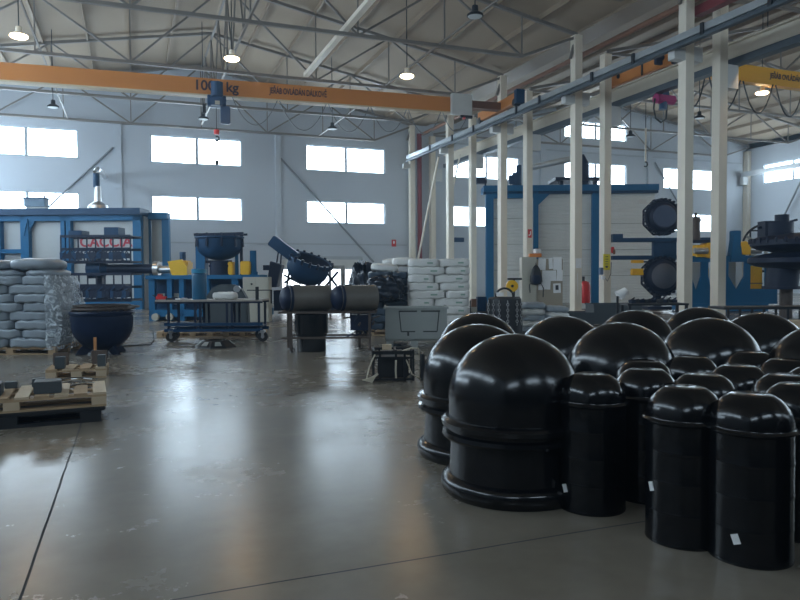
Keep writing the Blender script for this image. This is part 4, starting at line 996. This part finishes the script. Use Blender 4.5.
m_ = MB(); m_.path([(-.12, 0, zh+.15), (-.22, -.02, zh), (-.2, -.02, zh-.25)], .018); m_.path([(.12, 0, zh+.15), (.24, -.02, zh-.1), (.23, -.02, zh-.4)], .018); m_.path([(-.03, 0, zz-.05), (0, .05, zz+.08), (.03, 0, zz-.05)], .014)
m_.build('strap', M_blackm, t, True)
o = MB().bb(-.2, .2, -.12, .12, 0, .12).build('orange_tray', M_orangeb, loc=on(f, 536.5, .25, f.z(257)), bevel=.01); o.rotation_euler = (0, 0, -YAW); tag(o, 'orange tray on top of the beige locker', 'tray')
o = MB().pillow((0, 0, 0), (.26, .2, .16)).build('paper_bundle', M_paper, None, True); o.location = on(f, 538.5, .25, f.z(257)+.2); tag(o, 'crumpled white paper in the orange tray', 'paper')
# signs fixed to columns and wall
def plate(nm_, m, x, y, z, w, h, lab, cat, rz=0):
    o = MB().box((0, 0, 0), (w, .012, h)).build(nm_, m, loc=(x, y, z)); o.rotation_euler = (0, 0, rz); return tag(o, lab, cat)
o = plate('fire_sign', M_redb, 18.5, 29.95-.262+.08, 3.55, .2, .42, 'red and white extinguisher sign on the column above the backpack', 'sign')
MB().box((.03, -.01, .02), (.05, .006, .2)).box((-.04, -.01, -.08), (.06, .006, .08)).build('pictogram', M_paper, o)
o = plate('fire_sign', M_redb, 15.9, 42.03, 3.62, .3, .45, 'red and white fire sign on the far wall beyond the sacks', 'sign')
MB().box((.0, -.01, .05), (.1, .006, .18)).build('pictogram', M_paper, o)
o = plate('exit_plate', M_blued, 20.6, 42.03, 3.9, .75, .3, 'small dark plate on the far wall between two far columns', 'sign')
o = plate('yellow_notice', M_yellowp, 18.44, 23.9-.185, 2.0, .34, .66, 'yellow notice with dark print taped to a white column', 'notice')
m_ = MB()
for k in range(5): m_.box((0, -.009, .22-.1*k), (.15, .004, .025))
m_.box((.0, -.009, -.2), (.1, .004, .08)); m_.build('print', M_inkd, o)
o = plate('white_notice', M_paper, 17.05, 23.9-.185, 1.95, .28, .4, 'white notice on the column nearest the red extinguisher', 'notice')
tag(MB().box((0, 0, 0), (.02, .008, .9)).build('cable_cover', M_paper, loc=(17.0, 23.715, 1.1)), 'thin vertical cable cover under the white notice on a column', 'cable cover')
t = thing('work_gloves', 'red work gloves hanging on the column above the yellow notice', 'gloves', (18.72, 23.68, 0))
MB().pillow((0, 0, 2.5), (.14, .08, .26)).build('glove', M_redb, t, True); MB().pillow((.03, -.05, 2.42), (.1, .06, .2)).build('glove', M_redwine, t, True)
t = thing('wall_telephone', 'grey blue intercom with coiled cord on the side of the yellow notice column', 'telephone', (18.2, 23.75, 0))
MB().box((-.05, -.05, 1.62), (.16, .14, .3)).build('body', mat('phone_blue', (.12, .18, .30), .4), t, bevel=.02); MB().box((.05, -.06, 1.35), (.14, .1, .14)).build('socket_box', M_paper, t)
m_ = MB(); m_.path([(.1, -.06, 1.4), (.25, -.08, 1.2), (.42, -.08, 1.5), (.45, -.08, 2.0)], .012); m_.build('cord', M_iron, t, True)
f = Fr(584.5, 30.3)
t = thing('fire_extinguisher', 'large red extinguisher tank half hidden behind a white column', 'extinguisher', f.loc, f.rz)
zb_, z1_ = f.z(303), f.z(281)
MB().lathe([(0, zb_), (.22, zb_), (.25, zb_+.08), (.25, z1_-.2), (.2, z1_-.06), (.08, z1_), (0, z1_)], seg=28).build('tank', M_redb, t, True)
MB().tube((-.05, 0, z1_), (-.05, 0, z1_+.2), .06, 12).build('valve', M_iron, t)
MB().bb(-.28, .3, -.2, .25, 0, zb_).build('stand', M_box, t)

# ------------------------------------------------------------------ dark bins and vice bench behind the tanks
f = Fr(578, 19.0)
t = thing('dark_bin', 'open dark plastic bin behind the domes, below the red extinguisher', 'bin', f.loc, f.rz)
zt = f.z(312.5); m_ = MB(); a, b = f.u(563), f.u(594)
m_.bb(a, b, 0, .04, .05, zt).bb(a, b, .7, .74, .05, zt).bb(a, a+.04, .04, .7, .05, zt).bb(b-.04, b, .04, .7, .05, zt).bb(a, b, 0, .74, 0, .05).build('body', M_slate, t)
m_ = MB().bb(a-.02, b+.02, -.025, 0, zt-.04, zt).bb(a-.02, b+.02, .74, .765, zt-.04, zt).build('rim', M_slate, t)
f = Fr(618, 20.5)
t = thing('dark_bin', 'long dark bin in front of the yellow notice column foot', 'bin', f.loc, f.rz)
zt = f.z(304); a, b = f.u(594), f.u(642); m_ = MB()
m_.bb(a, b, 0, .04, .05, zt).bb(a, b, .9, .94, .05, zt).bb(a, a+.04, .04, .9, .05, zt).bb(b-.04, b, .04, .9, .05, zt).bb(a, b, 0, .94, 0, .05).build('body', M_slate, t)
m_ = MB().bb(a-.02, b+.02, -.025, 0, zt-.04, zt).bb(a-.02, b+.02, .94, .965, zt-.04, zt).build('rim', M_slate, t)
f = Fr(662, 17.5)
t = thing('fitting_bench', 'iron fitting bench heaped with dark clamps before the lower round mould', 'workbench', f.loc, f.rz)
part(f, 'top', M_iron, t, [(628, 303.5, 689, 305.5, 0, .7)])
for x in (629, 686): part(f, 'leg', M_iron, t, [(x, 305.5, x+2.5, 333.5, .02, .08)])
for x in (629, 686): part(f, 'leg', M_iron, t, [(x, 305.5, x+2.5, 333.5, .6, .66)])
rnd = random.Random(9)
for k in range(9):
    x = 634+k*5.6; z = f.z(303.5); m_ = MB(); m_.box((0, 0, .05), (.1+.05*rnd.random(), .12, .08)).bar((-.05, 0, .08), (.08, 0, .1+.12*rnd.random()), .03).tube((0, -.05, .06), (0, .1, .06), .04)
    o = m_.build('clamp_piece', M_iron if k % 2 else M_navy, loc=on(f, x, .1+.3*rnd.random(), z)); tag(o, 'dark iron clamp on the fitting bench, %s from the notice column' % ORD[k], 'clamp', 'clamps on the fitting bench')
t = thing('white_funnel', 'white tilted funnel beside the yellow notice column above the bench', 'funnel', on(Fr(622, 18.5), 622, 0, 0), -YAW)
fz = Fr(622, 18.5)
MB().tube((-.1, 0, fz.z(296)), (.12, 0, fz.z(290)), .14, 18, .09).build('cup', M_paper, t, True)
MB().tube((-.12, 0, 0), (-.12, 0, fz.z(296)), .03).build('pole', M_iron, t)

# ------------------------------------------------------------------ large oven in the yellow crane hall
f = Fr(570, 36.3)
t = thing('oven_booth', 'tall blue framed oven booth with pale ribbed shutters behind the white columns', 'industrial oven', f.loc, f.rz+math.radians(-1.5))
part(f, 'roof_slab', M_blue, t, [(484, 185.5, 657, 191.5, -.1, 1.5)])
part(f, 'roof_edge', M_blued, t, [(484, 191.5, 657, 194, 0, .3)])
for x0, x1 in ((486.5, 494), (534, 538.5), (592, 599)): part(f, 'post', M_blue, t, [(x0, 191, x1, 304.5, 0, .4)])
for x0, x1, y0 in ((494, 534, 198), (538.5, 592, 192), (599, 655, 194)): part(f, 'ribbed_shutter', M_door, t, [(x0, y0, x1, 304.5, .25, .32)])
part(f, 'lintel', M_blue, t, [(494, 192, 534, 198, 0, .3)])
m_ = MB(); m_.prism([(f.u(538.5), f.z(194)), (f.u(550), f.z(194)), (f.u(538.5), f.z(205))], 0, .2); m_.build('gusset', M_blue, t)
m_ = MB()
for y in (224, 250, 276):
    m_.bb(f.u(538.5), f.u(592), .21, .25, f.z(y), f.z(y-.5)).bb(f.u(599), f.u(655), .21, .25, f.z(y), f.z(y-.5)).bb(f.u(494), f.u(534), .21, .25, f.z(y-6), f.z(y-6.5))
m_.build('shutter_seam', M_crategrey, t)
part(f, 'side_wall', M_door, t, [(653.5, 194, 655, 304.5, .33, 1.4), (489, 194, 490.5, 304.5, .41, 1.4)]); part(f, 'back_wall', M_panel, t, [(491, 194, 653, 304.5, 1.3, 1.4)])
o = part(f, 'rating_plate', M_box, t, [(639, 200, 646.5, 204.5, .2, .24)])
f = Fr(553, 37.5)
t = thing('roof_duct', 'bright silver duct sloping over the oven booth roof into a dark fan', 'duct', f.loc, f.rz)
MB().tube((f.u(531), .5, f.z(167)), (f.u(574), .2, f.z(159)), .17, 18).build('duct_run', M_alu, t, True)
MB().tube((f.u(584.5), .2, f.z(186)), (f.u(584.5), .2, f.z(165)), .28, 20).tube((f.u(584.5), .2, f.z(165)), (f.u(583), .2, f.z(155)), .28, 18, .08).build('fan_stack', M_navy, t, True)
part(f, 'tray', M_navy, t, [(554, 178.5, 600, 181.5, -.3, 1.5), (560, 181.5, 563, 186, 0, .3), (594, 181.5, 597, 186, 0, .3)])
f = Fr(520, 37.0)
t = thing('roof_motor', 'dark blue motor fan on the oven booth roof near the farthest columns', 'motor', f.loc, f.rz)
MB().tube((f.u(520), 1, f.z(185.5)), (f.u(520), 1, f.z(171)), .26, 16).tube((f.u(522), 1, f.z(172)), (f.u(522), 1, f.z(163)), .15, 14).box((f.u(515), 1, f.z(178)), (.35, .4, .5)).build('fan_body', M_blued, t, True)
f = Fr(481, 36.5)
t = thing('roof_motor', 'small dark motor bracket above the oven booth corner before the far window', 'motor', f.loc, f.rz)
MB().box((f.u(482), .5, f.z(180)), (.45, .4, .35)).tube((f.u(478), .5, f.z(181)), (f.u(488), .5, f.z(181)), .12, 12).bar((f.u(486), .3, f.z(182)), (f.u(488), .3, f.z(200)), .08).build('fan_body', M_navy, t)

# ------------------------------------------------------------------ round moulds on their arms
f = Fr(661, 29.0)
t = thing('mould_carrier', 'dark blue arm carrier holding two round flanged moulds one above the other', 'moulding machine', f.loc, f.rz)
for (y0, y1) in ((238, 242), (255.5, 259.5)): part(f, 'arm_beam', M_blued, t, [(612, y0, 716, y1, -.1, .25)])
part(f, 'arm_plate', M_blued, t, [(612, 234, 622, 238, -.1, .2)])
part(f, 'centre_plate', M_blued, t, [(653, 242, 676, 255.5, 0, .2)])
MB().bb(f.u(658), f.u(664), .3, .6, 0, f.z(240)).bb(f.u(648), f.u(676), 0, .8, 0, .12).build('stand', M_navy, t)
for cy, r_ in ((217.5, 17.5), (276, 19)):
    R_ = r_*f.d/FPX; zc_ = f.z(cy); m4 = Matrix.Rotation(PI/2, 4, 'X')
    rot = Matrix.Translation((0, 0, zc_)) @ m4
    md = MB().lathe([(0, .36), (R_*.55, .34), (R_*.75, .30), (R_*.84, .22), (R_*.86, .16), (R_, .15), (R_, .08), (R_*.86, .07), (R_*.86, -.2), (R_*.5, -.4), (0, -.42)], (0, 0, 0), 44, rot).build('round_mould', M_navy, t, True)
    m_ = MB()
    for k in range(26):
        a = k*2*PI/26; ca, sa = math.cos(a), math.sin(a); m_.box((R_*1.0*ca, -.12, zc_+R_*1.0*sa), (.09, .3, .08), rot=Matrix.Rotation(-a, 4, 'Y'))
    for k in range(8):
        a = PI/8+k*PI/4; b = a+PI/4; m_.bar((R_*1.06*math.cos(a), .1, zc_+R_*1.06*math.sin(a)), (R_*1.06*math.cos(b), .1, zc_+R_*1.06*math.sin(b)), .07)
    m_.build('clamp_ring', M_navy, md)
    MB().lathe([(0, .37), (R_*.62, .37), (R_*.66, .345), (R_*.62, .33)], (0, 0, 0), 36, rot).build('face_plate', mat('mould_face', (.05, .07, .12), .4, .4) if cy < 250 else mat('mould_face_worn', (.11, .12, .15), .5, .2), md, True)
part(f, 'yellow_block', M_yellow, t, [(631, 260, 642, 263, -.2, .1), (631, 268.5, 642, 275, -.2, .1)], .02)
part(f, 'yellow_block_arm', M_navy, t, [(642, 261, 652, 262.5, -.1, .05), (642, 270.5, 652, 272.5, -.1, .05)])
# blue turret machine
f = Fr(725, 27.0)
t = thing('turret_machine', 'bright blue turret machine with leaf cut-outs and yellow gear cases', 'moulding machine', f.loc, f.rz)
fl0 = f.z(311)
part(f, 'plinth', M_blue, t, [(684, 303, 766, 311, -.2, 1.2)])
for x0, x1 in ((686, 690), (700, 707), (713, 727), (743, 749), (764, 768)): part(f, 'web_plate', M_blue, t, [(x0, 260, x1, 304, -.1, .0)])
part(f, 'cross_plate', M_blue, t, [(686, 256, 768, 262, -.12, .02), (686, 289, 768, 304, -.12, .02)])
for x0, x1 in ((690, 700), (707, 713), (727, 743)):   # rounded lower ends of the openings
    xm = (x0+x1)/2; MB().prism([(f.u(x0), f.z(276)), (f.u(xm-.6), f.z(289)), (f.u(x0), f.z(289))], -.11, 0).prism([(f.u(x1), f.z(276)), (f.u(xm+.6), f.z(289)), (f.u(x1), f.z(289))], -.11, 0).build('web_curve', M_blue, t)
part(f, 'back_plate', M_panel, t, [(727, 262, 743, 290, .6, .7), (690, 262, 713, 290, .9, 1.0)])
part(f, 'yellow_panel', M_yellow, t, [(750, 266, 763.5, 294.5, .1, .2)], .02)
m_ = MB()
for k in range(1, 2): m_.bb(f.u(750), f.u(763.5), .08, .1, f.z(284), f.z(283))
m_.build('panel_seam', M_woodd, t)
part(f, 'yellow_box', M_yellow, t, [(766, 271, 771, 277, -.1, .1)]); part(f, 'yellow_guard', M_yellow, t, [(707.5, 268, 712, 283, .3, .4)])
part(f, 'end_post', M_blue, t, [(768, 272, 776, 304, -.1, .2)])
part(f, 'top_beam', M_navy, t, [(690, 240, 716, 243, -.1, .2)])
g = MB().tube((f.u(707), -.3, f.z(250.5)), (f.u(707), .3, f.z(250.5)), .30, 24).bb(f.u(694), f.u(707), -.25, .25, f.z(257), f.z(245)).build('gear_case', M_yellow, t, True)
MB().tube((f.u(690), -.35, f.z(251)), (f.u(703), -.35, f.z(251)), .12, 18).build('shaft', M_silver, t, True)
MB().tube((f.u(695), 0, f.z(240)), (f.u(695), 0, f.z(217)), .17, 16).tube((f.u(695), 0, f.z(222)), (f.u(695), 0, f.z(219)), .2, 16).tube((f.u(695), 0, f.z(217)), (f.u(695), 0, f.z(213)), .05, 8).build('upright_motor', M_rust, t, True)
MB().prism([(f.u(728), f.z(262)), (f.u(731), f.z(240)), (f.u(731), f.z(231)), (f.u(738), f.z(231)), (f.u(738), f.z(246)), (f.u(746), f.z(262))], -.2, .2).build('turret_column', M_blue, t, bevel=.02)
MB().prism([(f.u(738), f.z(243)), (f.u(742), f.z(241.5)), (f.u(747), f.z(245)), (f.u(747), f.z(255)), (f.u(739), f.z(255))], -.25, .25).build('yellow_head', M_yellow, t)
MB().tube((f.u(738), 0, f.z(250)), (f.u(760), 0, f.z(250.5)), .14, 18).build('spindle', M_silver, t, True)
# flanged mould at the far right
f = Fr(790, 23.0)
t = thing('flanged_mould', 'very large dark flanged mould with top and bottom hubs at the photo edge', 'mould', f.loc, f.rz)
def disc(cx, y, rx, h, m, nm_, par):
    R_ = rx*f.d/FPX; z = f.z(y)
    return MB().lathe([(0, h/2+.12), (R_*.45, h/2+.1), (R_*.85, h/2), (R_, h*.2), (R_, -h*.2), (R_*.85, -h/2), (R_*.4, -h/2-.12), (0, -h/2-.14)], (f.u(cx), 0, z), 48).build(nm_, m, par, True)
u1 = disc(796, 243, 42, .42, M_navy, 'upper_shell', t); u2 = disc(797, 260.5, 45, .36, M_navy, 'lower_shell', t)
m_ = MB()
for k in range(30):
    a = k*2*PI/30; R_ = 42*f.d/FPX; m_.box((f.u(796)+R_*math.cos(a), R_*math.sin(a), f.z(241)), (.07, .07, .16))
m_.build('flange_clamp', M_navy, t)
MB().tube((f.u(776), 0, f.z(238)), (f.u(776), 0, f.z(223)), .5, 24).tube((f.u(781), 0, f.z(224)), (f.u(781), 0, f.z(215)), .22, 18).box((f.u(768), 0, f.z(229)), (.5, .5, .5)).build('top_hub', M_navy, t, True)
m_ = MB().bar((f.u(757), 0, f.z(228)), (f.u(770), 0, f.z(226)), .07).bar((f.u(788), 0, f.z(222)), (f.u(796), 0, f.z(220)), .07).bar((f.u(762), 0, f.z(237)), (f.u(768), 0, f.z(222)), .07); m_.build('hub_lever', M_navy, t)
MB().tube((f.u(783), 0, f.z(266)), (f.u(781), 0, f.z(288)), .5, 24).tube((f.u(781), 0, f.z(286)), (f.u(781), 0, f.z(289)), .58, 24).build('bottom_hub', M_navy, t, True)
MB().tube((f.u(786), 0, 0), (f.u(786), 0, f.z(288)), .2, 14).build('pedestal', M_rust, t)
f = Fr(765, 31.0)
t = thing('spoked_wheel', 'thin spoked frame wheel standing behind the flanged mould', 'wheel', f.loc, f.rz)
m_ = MB().torus((f.u(765), 0, f.z(248)), 1.05, .05, 'Y', 36)
m_.bb(f.u(749), f.u(790), -.03, .03, f.z(231.5), f.z(230)).bb(f.u(749), f.u(750.2), -.03, .03, 0, f.z(231)).build('rim', M_iron, t)
m_ = MB()
for k in range(6):
    a = k*PI/3+.5; m_.bar((f.u(765), 0, f.z(248)), (f.u(765)+1.05*math.cos(a), 0, f.z(248)+1.05*math.sin(a)), .09)
m_.build('spokes', M_curtain, t)
f = Fr(770, 17.5)
t = thing('tool_trolley', 'low dark iron trolley in front of the blue turret machine', 'trolley', f.loc, f.rz)
part(f, 'deck', M_iron, t, [(724, 307, 850, 309.5, 0, .9)])
m_ = MB()
for k in range(10): f.rect(m_, 728+k*12, 309.5, 730+k*12, 321, .02, .06)
m_.build('side_bars', M_iron, t); part(f, 'lower_rail', M_iron, t, [(724, 321, 850, 323, 0, .9)])
for x in (726, 845): part(f, 'leg', M_iron, t, [(x, 323, x+3, 333.4, .05, .12)])
f = Fr(795, 9.6)
o = MB().bb(-.1, .3, 0, .3, 0, f.z(321)).build('carton', M_woodl, loc=f.loc, bevel=.01); o.rotation_euler = (0, 0, -YAW); tag(o, 'small brown carton standing between rear domes at the photo edge', 'carton')
# hose on the floor behind the kettle
m_ = MB(); z_ = .015
pts = []
for x, y in ((60, 345), (75, 345.2), (108, 347), (132, 346), (150, 345), (153, 341), (152, 330), (149, 320), (150, 308)):
    d_ = EYE*FPX/(max(y, 330)-277.9) if y > 325 else 19.0
    ff = Fr(x, min(d_, 19)); pts.append((ff.loc[0], ff.loc[1], .015))
m_.path(pts, .015, 6); tag(m_.build('floor_cable', M_cable, None, True), 'thin black cable trailing on the floor behind the round kettle', 'cable')
